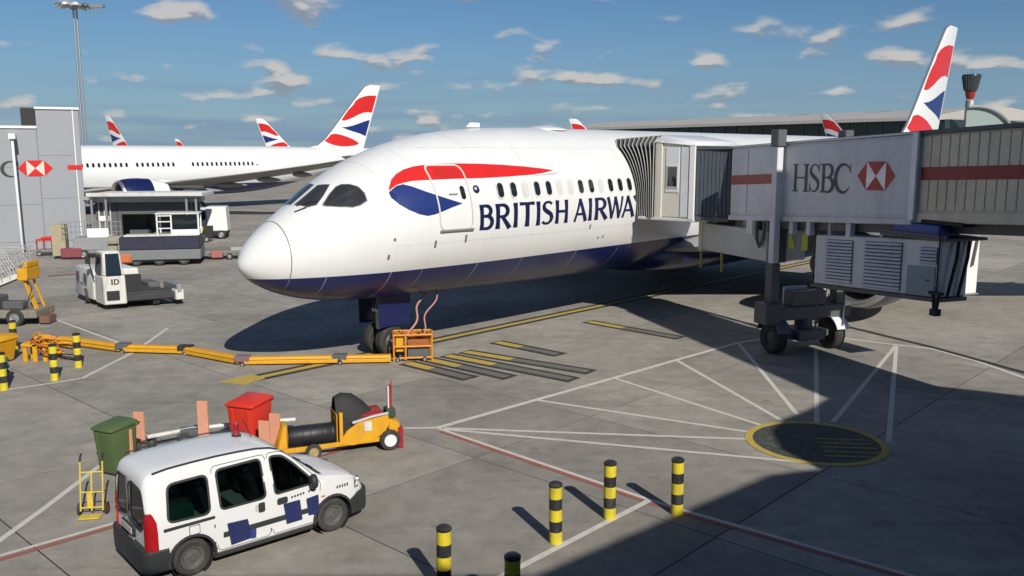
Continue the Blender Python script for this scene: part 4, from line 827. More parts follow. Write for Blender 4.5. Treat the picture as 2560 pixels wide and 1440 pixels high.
for k in range(13):
    a = R(100 - 92 * k / 12); p = pr2 + Vector((10, -6, 0)) + dd * 0 + Vector((18 * math.cos(a), 0, 0)); arcp.append((p.x, p.y, 12 + 14.5 * math.sin(a)))
q = MB(); q.tube(arcp, .7, 8); q.build('end_arch', mat('arch_grey', (.26, .28, .29), .6), T5)
q = MB(); q.poly([(arcp[0][0], arcp[0][1] + 1, 8)] + [(x, y + 1, z - .5) for x, y, z in arcp] + [(arcp[-1][0], arcp[-1][1] + 1, 8)]); q.add([], []); q2 = MB(); q2.ext(q.v, (0, 2, 0)); q2.build('end_glazing', mat('pale_green_glass', (.28, .33, .31), .3), T5, 0)
for k, a in enumerate((.28, .62, .8)):
    p = pl + dd * ln * a + nn_ * 20; q = MB(); q.beam(p + Vector((0, 0, 25.9)), p + dd * 6 + nn_ * 12 + Vector((0, 0, 27.2)), 1.0, .5); q.build('roof_ridge', GREYD, T5)
CT = thing('control_tower', 'far slender control tower with dark flared glass cab', 'tower', (429, 842, 0))
q = MB(); q.cyl((-2.0, 0, 0), (-2.0, 0, 54), 1.6, 1.6, 16); q.build('shaft', GREYD, CT)
q = MB(); q.cyl((1.2, 0, 0), (1.2, 0, 54), 2.3, 2.3, 16); q.build('shaft', WHITE_D, CT)
q = MB(); q.lathe([(2.9, 55), (4.0, 58), (4.4, 62.5)], (0, 0, 0), (0, 0, 1), 24, cap=True); q.build('red_collar', REDD, CT)
q = MB(); q.lathe([(5.6, 62.4), (5.9, 64), (8.2, 76), (7.9, 77.5)], (0, 0, 0), (0, 0, 1), 24, cap=True); CG = q.build('glass_cab', TREEG, CT, 20)
for k in range(24):
    a = 2 * math.pi * k / 24; q = MB(); q.beam((6.0 * math.cos(a), 6.0 * math.sin(a), 64), (8.3 * math.cos(a), 8.3 * math.sin(a), 76), .25, .25); q.build('mullion', GREYD, CG)
q = MB(); q.cyl((0, 0, 77.5), (0, 0, 84), .15); q.cyl((3, 2, 77.5), (3, 2, 82), .12); q.build('aerial', GREYD, CT)
mpx = (-62.31, 130.00, 27.29)
MS = thing('light_mast', 'tall slim floodlight mast rising behind the grey building', 'light mast', (mpx[0], mpx[1], 0))
mh = mpx[2]
q = MB(); q.cyl((-.22, 0, 0), (-.22, 0, mh), .17, .13, 12); q.cyl((.24, 0, 0), (.24, 0, mh), .17, .13, 12); q.build('pole', STEEL, MS)
q = MB(); q.lathe([(.3, mh - .4), (1.7, mh - .2), (1.7, mh + .15), (.3, mh + .3)], (0, 0, 0), (0, 0, 1), 24, cap=True); HD = q.build('head_ring', STEEL, MS)
for k in range(10):
    a = 2 * math.pi * k / 10 + .2; q = MB(); c = Vector((2.2 * math.cos(a), 2.2 * math.sin(a), mh - .1)); q.lathe([(.1, .35), (.4, .2), (.5, 0), (.02, -.03)], c, (math.cos(a) * .3, math.sin(a) * .3, 1), 14); q.beam((1.6 * math.cos(a), 1.6 * math.sin(a), mh), c, .08, .08); q.build('floodlight', WHITE_D if k % 3 else GREYD, HD)
q = MB(); q.box(1.0, 4.2, -.4, .4, mh - .3, mh + .1); [q.box(1.2 + .5 * k, 1.3 + .5 * k, -.5, -.4, mh - 1.1, mh + .1) for k in range(6)]; q.build('lamp_rack', STEEL, HD)
# ------------------------------------------------------------------ bollards
bo = MB(); r_ = .092
def bollard(loc, label, h=1.1):
    t = thing('bollard', label, 'bollard', (*loc, 0), 0, 'yellow and black bollards')
    t.rotation_euler = (R(random.uniform(-.9, .9)), R(random.uniform(-.9, .9)), random.uniform(0, 6))
    for k in range(5):
        link('band', BAND[k], t)
    link('cap', BAND[5], t); return t
BAND = []
zs = [0, .22, .42, .63, .83, 1.04]
for k in range(5):
    m = MB(); m.cyl((0, 0, zs[k]), (0, 0, zs[k + 1]), .115, None, 24); BAND.append(m.mesh('band', [YLEMON, BLKBAND][k % 2], 40))
m = MB(); m.lathe([(.116, 1.041), (.122, 1.05), (.122, 1.085), (.09, 1.11), (.001, 1.115)], (0, 0, 0), (0, 0, 1), 24); BAND.append(m.mesh('cap', BLKBAND, 40))
for p, lb in [((-1.06, 12.80), 'yellow and black bollard cut by the bottom edge right of the van'), ((0.77, 14.61), 'middle bollard of the front row, second from the right one and tallest in view'), ((1.83, 15.65), 'bollard standing on the white line, second from the right in front'), ((3.13, 15.84), 'rightmost bollard, standing nearest the building shadow'), ((0.00, 11.84), 'bollard of which only the black top shows at the bottom edge'),
              ((-13.75, 25.73), 'bollard at the left standing before the orange hose pile'), ((-13.81, 27.32), 'bollard at the left in front of the yellow hose cover'), ((-14.64, 24.61), 'bollard at the left edge beside the green hose'), ((-17.03, 29.46), 'bollard at the left beside the belt loader chassis')]:
    bollard(p, lb)

# ------------------------------------------------------------------ yellow hose cover and power cage
hp = [(-16.64, 30.21), (-16.20, 30.86), (-13.30, 29.46), (-11.06, 29.16), (-8.66, 27.63), (-5.58, 27.85), (-3.88, 27.96)]
HC = thing('hose_cover', 'long jointed yellow hose cover lying across the stand to the orange cage', 'hose cover', (*hp[3], 0))
ox, oy = hp[3]
for k, (p0, p1) in enumerate(zip(hp[1:], hp[2:])):
    a = Vector((p0[0] - ox, p0[1] - oy, .0)); b_ = Vector((p1[0] - ox, p1[1] - oy, .0)); d = (b_ - a).normalized(); q_ = Vector((-d.y, d.x, 0))
    ring_ = lambda p: [p + q_ * y + Vector((0, 0, z)) for y, z in ((-.17, .05), (-.17, .16), (-.10, .27), (.10, .27), (.17, .16), (.17, .05))]
    m = MB(); m.loft([ring_(a + d * .06), ring_(b_ - d * .06)]); S_ = m.build('cover_segment', YELLOW, HC, 20, bev=.012)
    m = MB(); m.beam(a + d * .1 + Vector((0, 0, .19)) - q_ * .172, b_ - d * .1 + Vector((0, 0, .19)) - q_ * .172, .012, .012); m.build('seam_strip', mat('dark_ochre_line', (.25, .12, .02), .6), S_)  # thin dark ochre strip along one side of each segment
for k, p in enumerate(hp[2:-1]):
    c = Vector((p[0] - ox, p[1] - oy, 0)); m = MB(); m.box(c.x - .24, c.x + .24, c.y - .16, c.y + .16, .12, .31); J_ = m.build('joint_block', [GREYD, BLACK, mat('purple_grey', (.2, .12, .14), .6), GREYD][k % 4], HC, bev=.02)
    wheel('castor', HC, (c.x + .05, c.y - .22, .07), (0, 1, 0), .07, .05)
PC = thing('power_cage', 'orange tubular cage with ground power cables under the airliner nose', 'power unit', (*(-3.85, 28.02), 0), R(8))
W_, D_, H_ = 1.24, .75, .88
def frame(parent, W_, D_, H_, m, r=.035, name='frame_bar', extra=()):
    for p0, p1 in [((0, 0, 0), (0, 0, H_)), ((W_, 0, 0), (W_, 0, H_)), ((0, D_, 0), (0, D_, H_)), ((W_, D_, 0), (W_, D_, H_)), ((0, 0, H_), (W_, 0, H_)), ((0, D_, H_), (W_, D_, H_)), ((0, 0, H_), (0, D_, H_)), ((W_, 0, H_), (W_, D_, H_)), ((0, 0, .12), (W_, 0, .12)), ((0, 0, .5), (W_, 0, .5))] + list(extra):
        q = MB(); q.tube([p0, p1], r, 8); q.build(name, m, parent)
frame(PC, W_, D_, H_, ORANGE, .034, extra=[((.38, 0, .05), (.38, 0, H_)), ((0, D_, .3), (W_, D_, .3))])
q = MB(); q.box(.06, .32, .1, .65, .30, .80); q.build('transformer_box', YELLOW, PC, bev=.02)
q = MB(); q.box(.45, 1.18, .1, .68, .08, .42); q.build('control_box', GREYD, PC, bev=.02)
q = MB(); q.box(.45, 1.18, .12, .66, .44, .70); q.build('cable_tray', mat('rusty_orange', (.34, .10, .02), .7, var=.4, scale=14, bump=.4), PC, bev=.03)
for k in range(7):
    q = MB(); P = []; random.seed(k)
    for i in range(14): P.append((-.02 + 1.3 * i / 13, .1 + .5 * random.random(), .82 + .07 * math.sin(i * 1.3 + k) + .03 * random.random()))
    q.tube(P, .035, 6); q.build('coiled_hose', [ORANGE, mat('rusty_orange', (.34, .10, .02))][k % 2], PC)
for x_ in (.12, 1.0): wheel('castor', PC, (x_, -.03, .08), (0, 1, 0), .08, .06)
nz = NOSE + U * 6.9 + V * .6
CBX = mat('pink_cable', (.48, .24, .20), .6)
for k, (dx, lb) in enumerate([(.42, 'left pinkish ground power cable hanging from the airliner belly'), (.95, 'right pinkish ground power cable hanging from the airliner belly')]):
    p0 = Vector((*(-3.85, 28.02), .86)) + Vector((dx, .2, 0)); p1 = Vector((nz.x - .1 + .25 * k, nz.y, 2.1)); P = []
    for i in range(17):
        t = i / 16; p = p0.lerp(p1, t); p.z = p0.z + (p1.z - p0.z) * t; p.x += .22 * math.sin(t * 7 + k * 2.0) * t * (1.1 - t) * 2.2; P.append(p)
    q = MB(); q.tube(P, .035 - .008 * k, 8); tag(q.build('power_cable', CBX), lb, 'cable', 'ground power cables')
# orange hose pile, yellow bin, green hose at the far left
HP = thing('hose_pile', 'orange yellow tangled hoses heaped on a stand at the left', 'hose pile', (*(-15.40, 28.29), 0))
for k in range(22):
    random.seed(40 + k); q = MB(); P = [(random.uniform(-.55, -.1), random.uniform(-.3, .3), random.uniform(.55, .78))]
    a0 = random.uniform(-.4, .4); 
    for i in range(1, 9): P.append((P[0][0] + i * random.uniform(.07, .13), P[0][1] + a0 * i * .12, P[0][2] + .14 * math.sin(i * .5 + k) - .012 * i * i * .3))
    q.tube(P, .032, 6); q.build('hose', [ORANGE, YELLOW, mat('rusty_orange', (.34, .10, .02))][k % 3], HP)
for x_, y_ in ((-.5, -.2), (-.15, -.25), (.15, -.2), (.35, .2), (-.5, .25)):
    q = MB(); q.box(x_ - .07, x_ + .07, y_ - .05, y_ + .05, 0, .62); q.build('stand_leg', YELLOW, HP, bev=.01)
q = MB(); q.box(-.6, .45, -.3, .3, .5, .6); q.build('stand_top', YELLOW, HP, bev=.02)
q = MB(); q.box(-.3, .1, -.1, .2, .02, .34); q.build('blue_box', mat('dull_blue', (.08, .12, .22), .6), HP, bev=.02)
for k in range(5):
    random.seed(90 + k); q = MB(); q.tube([(.3 + .12 * i, .2 - .06 * i + .04 * random.random(), .06 + .05 * abs(math.sin(i + k))) for i in range(8)], .03, 6); q.build('loose_hose', BLACK if k % 2 else GREYD, HP)
q = thing('grit_bin', 'bright yellow grit bin cut by the left edge', 'bin', (*(-16.82, 28.02), 0), R(-12))
m = MB(); m.loft([[(-.4, -.3, .04), (.4, -.3, .04), (.4, .3, .04), (-.4, .3, .04)], [(-.52, -.4, .75), (.52, -.4, .75), (.52, .4, .75), (-.52, .4, .75)]]); m.build('body', YELLOW, q, bev=.03)
m = MB(); m.loft([[(-.56, -.44, .75), (.56, -.44, .75), (.56, .44, .75), (-.56, .44, .75)], [(-.5, -.3, .9), (.5, -.3, .9), (.5, .38, .92), (-.5, .38, .92)]]); m.build('lid', YELLOW, q, bev=.02)
gh = MB(); gh.tube([((-15.02, 25.27)[0] - .35 + .32 * math.cos(a), (-15.02, 25.27)[1] + .25 + .32 * math.sin(a), .25 + .03 * a) for a in [k * .45 for k in range(32)]], .05, 8); tag(gh.build('green_hose', mat('green_hose', (.03, .13, .08), .6)), 'coiled dark green hose beside the left edge bollard', 'hose')

# ------------------------------------------------------------------ belt loader at the left edge
BLD = thing('belt_loader', 'belt loader with silver railings and yellow head at the left edge', 'belt loader', (*(-19.62, 34.74), 0), R(2))
a0, a1 = Vector((-3.6, 0, .45)), Vector((.35, 0, 2.05))
for y_ in (-.45, .45):
    q = MB(); q.beam(a0 + Vector((0, y_, 0)), a1 + Vector((0, y_, 0)), .1, .22); q.build('boom_beam', WHITE_D, BLD, bev=.01)
q = MB(); q.hexa([a0 + Vector((0, -.4, .02)), a1 + Vector((0, -.4, .02)), a1 + Vector((0, .4, .02)), a0 + Vector((0, .4, .02))], [a0 + Vector((0, -.4, .1)), a1 + Vector((0, -.4, .1)), a1 + Vector((0, .4, .1)), a0 + Vector((0, .4, .1))]); q.build('belt', BLACK, BLD)
RAIL = mat('silver_rail', (.5, .5, .5), .4, .4)
for y_ in (-.52, .52):
    for hgt in (.35, .65, .95):
        q = MB(); q.tube([a0 + Vector((0, y_, hgt)), a1 + Vector((-.1, y_, hgt))], .022, 6); q.build('hand_rail', RAIL, BLD)
    for k in range(13):
        p = a0.lerp(a1, k / 12.5) + Vector((0, y_, 0)); q = MB(); q.tube([p, p + Vector((0, 0, .95))], .02, 6); q.build('rail_post', RAIL, BLD)
for y_ in (-.54, .54):
    for k in range(34):
        p = a0.lerp(a1, k / 34) + Vector((0, y_, .1)); q = MB(); q.tube([p, (p.x + .25, y_, 3.05)], .011, 5); q.tube([p, (p.x - .55, y_, 3.05)], .009, 5); q.build('rail_lattice', RAIL, BLD)
    for z_ in (2.1, 2.4, 2.75, 3.05):
        q = MB(); q.tube([(-3.6, y_, z_), (.3, y_, z_)], .018, 6); q.build('hand_rail', RAIL, BLD)
q = MB(); q.box(.15, .55, -.55, .55, 1.75, 2.25); q.box(.42, .55, -.5, .5, 2.25, 2.5); q.build('bumper_head', YELLOW, BLD, bev=.04)
for y_ in (-.35, -.2, .35):
    q = MB(); q.beam((.32, y_, 1.8), (.85, y_, .15), .07, .07); q.build('support_leg', YELLOW, BLD)
q = MB(); q.box(-3.0, .9, -.8, .8, .3, .62); CHS = q.build('chassis', mat('dull_chassis', (.22, .20, .16), .6, var=.3, scale=6), BLD, bev=.04)
q = MB(); q.box(-2.2, -.6, -.7, .2, .62, 1.15); q.box(-.5, .3, -.6, -.1, .62, .95); q.build('engine_cover', GREYD, BLD, bev=.05)
for x_ in (-2.3, .1):
    for y_ in (-.78, .78): wheel('wheel', BLD, (x_, y_, .34), (0, 1, 0), .34, .22)
q = MB(); q.tube([(.3, -.6, .6), (.6, -.7, 1.0), (.75, -.6, 1.5), (.5, -.5, 1.9)], .02, 6); q.build('hydraulic_hose', BLACK, BLD)
q = MB(); q.box(.85, 1.25, -.5, .1, .05, .35); q.cyl((1.2, -.2, .2), (1.2, -.2, .7), .06); q.build('outrigger', mat('rust_brown', (.16, .09, .07), .7, var=.3), BLD, bev=.02)

# ------------------------------------------------------------------ white pushback tractor
TR = thing('pushback_tractor', 'white pushback tractor with tall cab and long low dark deck', 'tractor', (*(-17.51, 37.25), 0), R(0))
pL, pR = Vector((-20.27, 40.35)), Vector((-14.66, 38.84)); o = Vector((-17.51, 37.25))
ax = (pL - o); bxv = (pR - o); axn = ax.normalized(); bxn = bxv.normalized()
def tq(a, b, z): p = axn * a + bxn * b; return (p.x, p.y, z)
def tbox(m, a0, a1, b0, b1, z0, z1, inset=0.0):
    m.hexa([tq(a0, b0, z0), tq(a1, b0, z0), tq(a1, b1, z0), tq(a0, b1, z0)], [tq(a0 + inset, b0 + inset, z1), tq(a1 - inset, b0 + inset, z1), tq(a1 - inset, b1 - inset, z1), tq(a0 + inset, b1 - inset, z1)]); return m
LA, LB_ = ax.length, bxv.length
m = MB(); tbox(m, 1.5, LA, 0, 2.0, .28, 1.62, .06); m.build('engine_body', WHITE_D, TR, bev=.08, seg=2)
m = MB(); tbox(m, 1.15, 1.5, .12, 1.9, .25, 1.35, .0); m.build('body_gap', BLACK, TR)
m = MB(); tbox(m, 0, 1.18, 0, .92, .25, 1.5, .02); CBT = m.build('cab_base', WHITE_D, TR, bev=.04)
m = MB(); m.hexa([tq(.03, .03, 1.5), tq(1.12, .03, 1.5), tq(1.12, .86, 1.5), tq(.03, .86, 1.5)], [tq(.2, .12, 2.55), tq(1.05, .12, 2.55), tq(1.05, .8, 2.55), tq(.2, .8, 2.55)]); CBU = m.build('cab', WHITE_D, TR, bev=.05)
def tquad(name, P, parent, mt, off=.012):
    a_, b_, c_2, d_ = [Vector(p) for p in P]; n_ = (b_ - a_).cross(d_ - a_).normalized()
    if n_.y > 0: n_ = -n_
    q = MB(); q.poly([p + n_ * off for p in (a_, b_, c_2, d_)]); return q.build(name, mt, parent, 0)
tquad('windscreen', [tq(.03, .14, 1.52), tq(.03, .76, 1.52), tq(.19, .73, 2.44), tq(.19, .2, 2.44)], CBU, GLASS, .07)
tquad('side_glass', [tq(.16, .03, 1.58), tq(.98, .03, 1.58), tq(.95, .11, 2.42), tq(.28, .11, 2.42)], CBU, GLASS, .045)
m = MB(); tbox(m, -.04, .02, .12, .62, .45, .85); m.build('grille', BLACK, CBT)
for k in range(3): tquad('side_door_line', [tq(.1 + .35 * k, -.0, .35), tq(.12 + .35 * k, -.0, .35), tq(.12 + .35 * k, .0, 1.4), tq(.1 + .35 * k, 0, 1.4)], CBT, BLACK, .02)
m = MB()
for i, st_ in enumerate(glyph('I')[0] + [pen([(.1, 0), (.1, 1)], .16), pen([(.1, .93), (.25, .93)] + arc(.28, .5, .25, .43, 90, -90, 10) + [(.1, .07)], .14)]):
    dx = 0 if i == 0 else .28
    for q in st_: m.poly([Vector(tq(0, .32 + (x + dx) * .36, 1.12 + y * .24)) - Vector((axn.x, axn.y, 0)) * (.006 + .001 * i) for x, y in q])
m.build('marking', TXT, CBT, 0)
m = MB(); tbox(m, .1, LA * .92, .9, LB_ - .35, .32, .62); DK = m.build('deck', mat('deck_dark', (.035, .036, .038), .6, var=.2), TR, bev=.05)
m = MB(); tbox(m, .35, LA * .8, 1.0, LB_ - .5, .62, .68); m.build('deck_plate', mat('deck_grey', (.05, .052, .052), .6, var=.15, scale=4), DK)
m = MB(); tbox(m, .0, .5, LB_ - .35, LB_, .25, .72); m.build('end_box', WHITE_D, TR, bev=.03)
m = MB(); tbox(m, .0, 1.6, LB_ - .3, LB_ - .05, .55, .95); m.build('end_guard', STEEL, TR, bev=.03)
m = MB(); tbox(m, 1.7, 2.8, LB_ - .9, LB_ - .4, .6, .9); m.build('hitch_cover', GREYD, TR, bev=.04)
for a_, b_ in ((2.6, .12), (2.6, 1.9), (.6, 3.2), (LA - .8, 3.2), (.6, LB_ - 1.0)): wheel('wheel', TR, tq(a_, b_, .36), (bxn.x, bxn.y, 0), .36, .3)
m = MB(); m.tube([tq(1.2, .0, 1.3), tq(1.25, -.15, 2.0), tq(1.15, -.1, 2.3)], .025, 6); m.box(*[v for v in (tq(1.2, -.2, 0)[0] - .1, tq(1.2, -.2, 0)[0] + .1, tq(1.2, -.2, 0)[1] - .03, tq(1.2, -.2, 0)[1] + .03)], 1.95, 2.25); m.build('mirror', BLACK, TR)
for k in range(3): tquad('vent', [tq(2.2 + k * .55, 0, .95), tq(2.6 + k * .55, 0, .95), tq(2.6 + k * .55, 0.02, 1.4), tq(2.2 + k * .55, .02, 1.4)], TR, GREYD if k != 1 else WHITE_D, .05)
# ------------------------------------------------------------------ cargo transporter and dollies beyond
CL_ = thing('cargo_transporter', 'dark low cargo transporter with white open cab and orange corner', 'transporter', (*(-23.34, 51.96), 0), R(13))
m = MB(); m.box(0, 4.6, 0, 2.4, .35, .95); m.build('chassis', mat('grey_chassis', (.17, .18, .18), .6, var=.2), CL_, bev=.04)
m = MB(); m.box(.02, 4.58, .05, 2.35, .95, 1.75); m.build('body', mat('indigo_dark', (.028, .03, .055), .45, var=.3, scale=3), CL_, bev=.06)
m = MB(); m.box(.3, 4.5, .02, 1.0, 1.76, 1.86); m.build('deck_edge', WHITE_D, CL_, bev=.02)
m = MB(); m.box(2.95, 4.55, .1, 1.4, 1.76, 2.15); CBC = m.build('cab_base', WHITE, CL_, bev=.05)
for x_, y_ in ((2.95, .1), (2.95, 1.3), (4.5, .1), (4.5, 1.3), (2.15, .1), (2.15, 1.3)):
    m = MB(); m.box(x_, x_ + .09, y_, y_ + .09, 1.8, 3.05); m.build('cab_post', WHITE, CBC, bev=.01)
m = MB(); m.box(2.1, 4.62, .05, 1.45, 3.05, 3.15); m.build('cab_roof', WHITE_D, CBC, bev=.03)
m = MB(); m.box(3.06, 4.48, .12, .15, 2.16, 3.02); m.build('cab_glass', GLASS, CBC)
for z_ in (2.2, 2.6, 2.95):
    m = MB(); m.box(2.15, 2.98, .1, .14, z_, z_ + .06); m.build('cab_rail', WHITE, CBC)
m = MB(); m.box(-.12, .7, -.06, .5, .2, .75); m.build('corner_buffer', mat('buffer_orange', (.5, .14, .05), .6, var=.15), CL_, bev=.08)
for x_ in (.9, 2.2, 3.6): wheel('wheel', CL_, (x_, .25, .34), (0, 1, 0), .34, .26, GREYD)
DL = thing('flat_dolly', 'low flat cargo dolly with reddish end beside the airliner nose', 'dolly', (*(-20.97, 54.86), 0), R(12))
m = MB(); m.box(0, 4.1, 0, 1.7, .42, .56); m.build('deck', mat('dolly_grey', (.20, .21, .18), .6, var=.15), DL, bev=.02)
for k in range(7):
    m = MB(); m.box(.2 + .55 * k, .3 + .55 * k, -.02, .04, .2, .42); m.build('side_stake', GREYD, DL)
m = MB(); m.box(2.0, 2.7, -.08, .5, .12, .6); m.build('red_panel', mat('dusty_red', (.34, .12, .11), .6, var=.15), DL, bev=.05)
m = MB(); m.box(3.2, 4.2, -.05, .1, .55, .8); m.build('end_guard', mat('guard_grey', (.33, .34, .32), .5), DL, bev=.02)
for x_ in (.6, 1.4, 3.1): wheel('wheel', DL, (x_, .1, .2), (0, 1, 0), .2, .15)
UL = thing('cage_trailer', 'grey mesh sided baggage trailer with white panel beside the building', 'trailer', (*(-27.91, 55.69), 0), R(10))
m = MB(); m.box(0, 3.1, 0, 1.6, .55, 1.35); m.build('body', mat('trailer_grey', (.26, .27, .275), .5, var=.12), UL, bev=.04)
m = MB(); m.box(.9, 2.2, -.03, -.005, 1.42, 1.95); m.box(.9, 2.2, -.02, 1.6, 1.36, 1.42); m.build('white_panel', WHITE, UL)
for k in range(14):
    m = MB(); m.box(-.6 + .27 * k, -.57 + .27 * k, 0, .03, 1.3, 2.35); m.build('cage_bar', STEEL, UL)
for z_ in (1.7, 2.05, 2.35):
    m = MB(); m.box(-.6, 3.0, 0, .03, z_, z_ + .04); m.build('cage_rail', STEEL, UL)
m = MB(); m.box(-.75, .5, -.1, .5, .1, .7); m.build('red_step', mat('dusty_maroon', (.22, .05, .06), .6), UL, bev=.05)
m = MB(); m.box(-1.3, -.5, .2, .9, .2, 2.2); m.build('pallet_stack', mat('pallet_khaki', (.36, .31, .2), .8, var=.3, scale=12), UL, bev=.01)
for x_ in (.6, 2.6): wheel('wheel', UL, (x_, .05, .3), (0, 1, 0), .3, .2)
for k in range(16):
    random.seed(300 + k); break
LG = thing('strapped_load', 'khaki netted cargo heap behind the pushback tractor cab', 'cargo', (*(-24.42, 54.26), 0), R(10))
random.seed(11)
for k in range(12):
    x_, y_, z_ = random.uniform(-.8, .3), random.uniform(0, .8), .1 + .5 * (k // 4); m = MB(); m.box(x_, x_ + .6, y_, y_ + .4, z_, z_ + .5); m.build('sack', mat('sack_khaki', (.30, .28, .22), .9, var=.35, scale=9, bump=.5), LG, bev=.1, seg=2)
RC = thing('red_frame_cart', 'small trolley with bright red top frame before the grey building', 'cart', (*(-31.20, 57.42), 0), R(6))
m = MB(); m.box(0, 1.5, 0, .9, 1.0, 1.1); m.box(.35, 1.5, -.02, .9, 1.1, 1.22); m.build('red_top', RED, RC, bev=.02)
for x_ in (0, .45, .95, 1.42):
    m = MB(); m.box(x_, x_ + .07, 0, .07, .3, 1.0); m.build('leg', REDD, RC)
m = MB(); m.box(-.1, 1.7, -.05, .95, .25, .4); m.build('base', mat('dolly_grey', (.20, .21, .18)), RC, bev=.02)
for x_ in (.2, 1.4): wheel('wheel', RC, (x_, 0, .18), (0, 1, 0), .18, .12)
# white service vehicle by the shed and yellow tug
WV = thing('box_van', 'white box van with dark cab windows parked by the canopy shed', 'van', (*(-24.90, 68.59), 0), R(10))
m = MB(); m.hexa([(1.0, 0, .6), (2.6, 0, .6), (2.6, 1.9, .6), (1.0, 1.9, .6)], [(1.0, 0, 2.5), (2.5, 0, 2.5), (2.5, 1.9, 2.5), (1.0, 1.9, 2.5)]); m.build('box', WHITE, WV, bev=.06)
m = MB(); m.hexa([(-.2, .05, .5), (1.0, .05, .5), (1.0, 1.85, .5), (-.2, 1.85, .5)], [(0.1, .12, 2.4), (1.0, .12, 2.4), (1.0, 1.78, 2.4), (.1, 1.78, 2.4)]); CV = m.build('cab', GREYP, WV, bev=.06)
for x_ in (.1, .62):
    m = MB(); m.hexa([(x_, .0, 1.5), (x_ + .34, .0, 1.5), (x_ + .34, .03, 1.5), (x_, .03, 1.5)], [(x_ + .03, .05, 2.15), (x_ + .34, .05, 2.15), (x_ + .34, .08, 2.15), (x_ + .03, .08, 2.15)]); m.build('side_window', GLASS, CV)
m = MB(); m.box(.2, 2.5, .1, 1.8, .35, .62); m.build('chassis', BLACK, WV)
for x_ in (.5, 2.1):
    for y_ in (.1, 1.8): wheel('wheel', WV, (x_, y_, .35), (0, 1, 0), .35, .22)
YT = thing('tow_tug', 'small yellow and black tow tug beside the white box van', 'tug', (*(-24.27, 66.14), 0), R(10))
m = MB(); m.box(0, 1.0, 0, .8, .25, .55); m.box(.1, .95, .05, .75, .8, 1.15); m.build('body', YLEMON, YT, bev=.05)
m = MB(); m.box(.05, .97, .03, .77, .55, .8); m.box(.95, 1.6, .2, .7, .3, 1.2); m.build('engine_block', BLACK, YT, bev=.04)
for x_ in (.25, 1.2): wheel('wheel', YT, (x_, 0, .22), (0, 1, 0), .22, .16)
# ------------------------------------------------------------------ white van in the foreground
VAN = thing('van', 'white small passenger van with blue squares on its doors in the foreground', 'van', (-6.19, 13.56, 0), R(41.07))
VW = mat('van_white', (.72, .73, .735), .32, var=.03, dirt=.14, dirtcol=(.42, .40, .36), scale=2.5, coat=.4)
VB = mat('van_black_plastic', (.028, .03, .033), .6, var=.15, dirt=.2, scale=6)
xs = [0, .05, .2, .6, 1.2, 1.8, 2.1, 2.3, 2.5, 2.75, 2.95, 3.05, 3.2, 3.5, 3.7, 3.85, 3.95, 4.0]
fR = pchip(xs, [1.60, 1.72, 1.79, 1.825, 1.835, 1.815, 1.775, 1.70, 1.555, 1.335, 1.16, 1.085, 1.055, .985, .915, .80, .68, .56])
fHW = pchip([0, .04, .15, .4, 1, 3.0, 3.4, 3.7, 3.88, 3.96, 4.0], [.745, .785, .812, .828, .836, .835, .815, .765, .68, .60, .50])
def van_side(x, z):
    """half width of the body at (x, z)"""
    hw = fHW(x); zr = fR(x); belt = min(1.02, zr - .07); zb = .22
    if z <= belt:
        t = (z - zb) / (belt - zb); return hw * (.955 + .045 * math.sin(math.pi * min(max(t, 0), 1) * .62 + .35))
    top = zr - .05; t = (z - belt) / max(top - belt, .02); full = min(1, max(0, (zr - 1.08) / .7)); w0 = hw * (.955 + .045 * math.sin(math.pi * .62 + .35))
    return w0 - (.155 * full + .035) * t ** 1.25
def van_ring(x):
    zr = fR(x); belt = min(1.02, zr - .07); zb = .22; top = zr - .05; L_ = []
    zl = [zb, zb + .06] + [zb + .06 + (belt - zb - .06) * k / 6 for k in range(1, 7)] + [belt + (top - belt) * k / 5 for k in range(1, 6)]
    for z in zl: L_.append((van_side(x, z) - (.05 if z == zb else 0), z))
    w1 = L_[-1][0]; L_ += [(w1 - .018, top + .03), (w1 - .06, zr - .002), (w1 * .6, zr + .014), (w1 * .25, zr + .022)]
    return [(x, -y, z) for y, z in L_] + [(x, y, z) for y, z in L_[::-1]]
bx_ = [0, .015, .04, .08, .14, .2, .3, .45, .6, .8, 1, 1.2, 1.4, 1.6, 1.8, 1.95, 2.1, 2.2, 2.3, 2.4, 2.5, 2.6, 2.7, 2.8, 2.9, 2.98, 3.04, 3.1, 3.2, 3.3, 3.4, 3.5, 3.6, 3.7, 3.78, 3.85, 3.9, 3.94, 3.97, 4.0]
m = MB(); m.loft([van_ring(x) for x in bx_]); VBODY = m.build('body', VW, VAN, 38)
# wheel arches cut out of the body
for ax_ in (.66, 3.22):
    c = MB(); c.cyl((ax_, -1.2, .31), (ax_, -.5, .31), .37, None, 40); c.cyl((ax_, .5, .31), (ax_, 1.2, .31), .37, None, 40); cu = c.build('cutter', VB, VAN)
    md = VBODY.modifiers.new('arch', 'BOOLEAN'); md.object = cu; md.operation = 'DIFFERENCE'; md.solver = 'EXACT'
    bpy.context.view_layer.update(); ev = VBODY.evaluated_get(bpy.context.evaluated_depsgraph_get()); me = bpy.data.meshes.new_from_object(ev)
    VBODY.modifiers.clear(); VBODY.data = me; bpy.data.objects.remove(cu)
VGLASS = bpy.data.materials.new('van_tinted_glass'); VGLASS.use_nodes = True
_t = VGLASS.node_tree; _o = _t.nodes['Material Output']; _t.nodes.remove(_t.nodes['Principled BSDF'])
_tr = _t.nodes.new('ShaderNodeBsdfTransparent'); _tr.inputs[0].default_value = (.20, .27, .25, 1); _gl = _t.nodes.new('ShaderNodeBsdfGlossy'); _gl.inputs['Roughness'].default_value = .04
_fr = _t.nodes.new('ShaderNodeFresnel'); _fr.inputs[0].default_value = 1.6; _mx = _t.nodes.new('ShaderNodeMixShader')
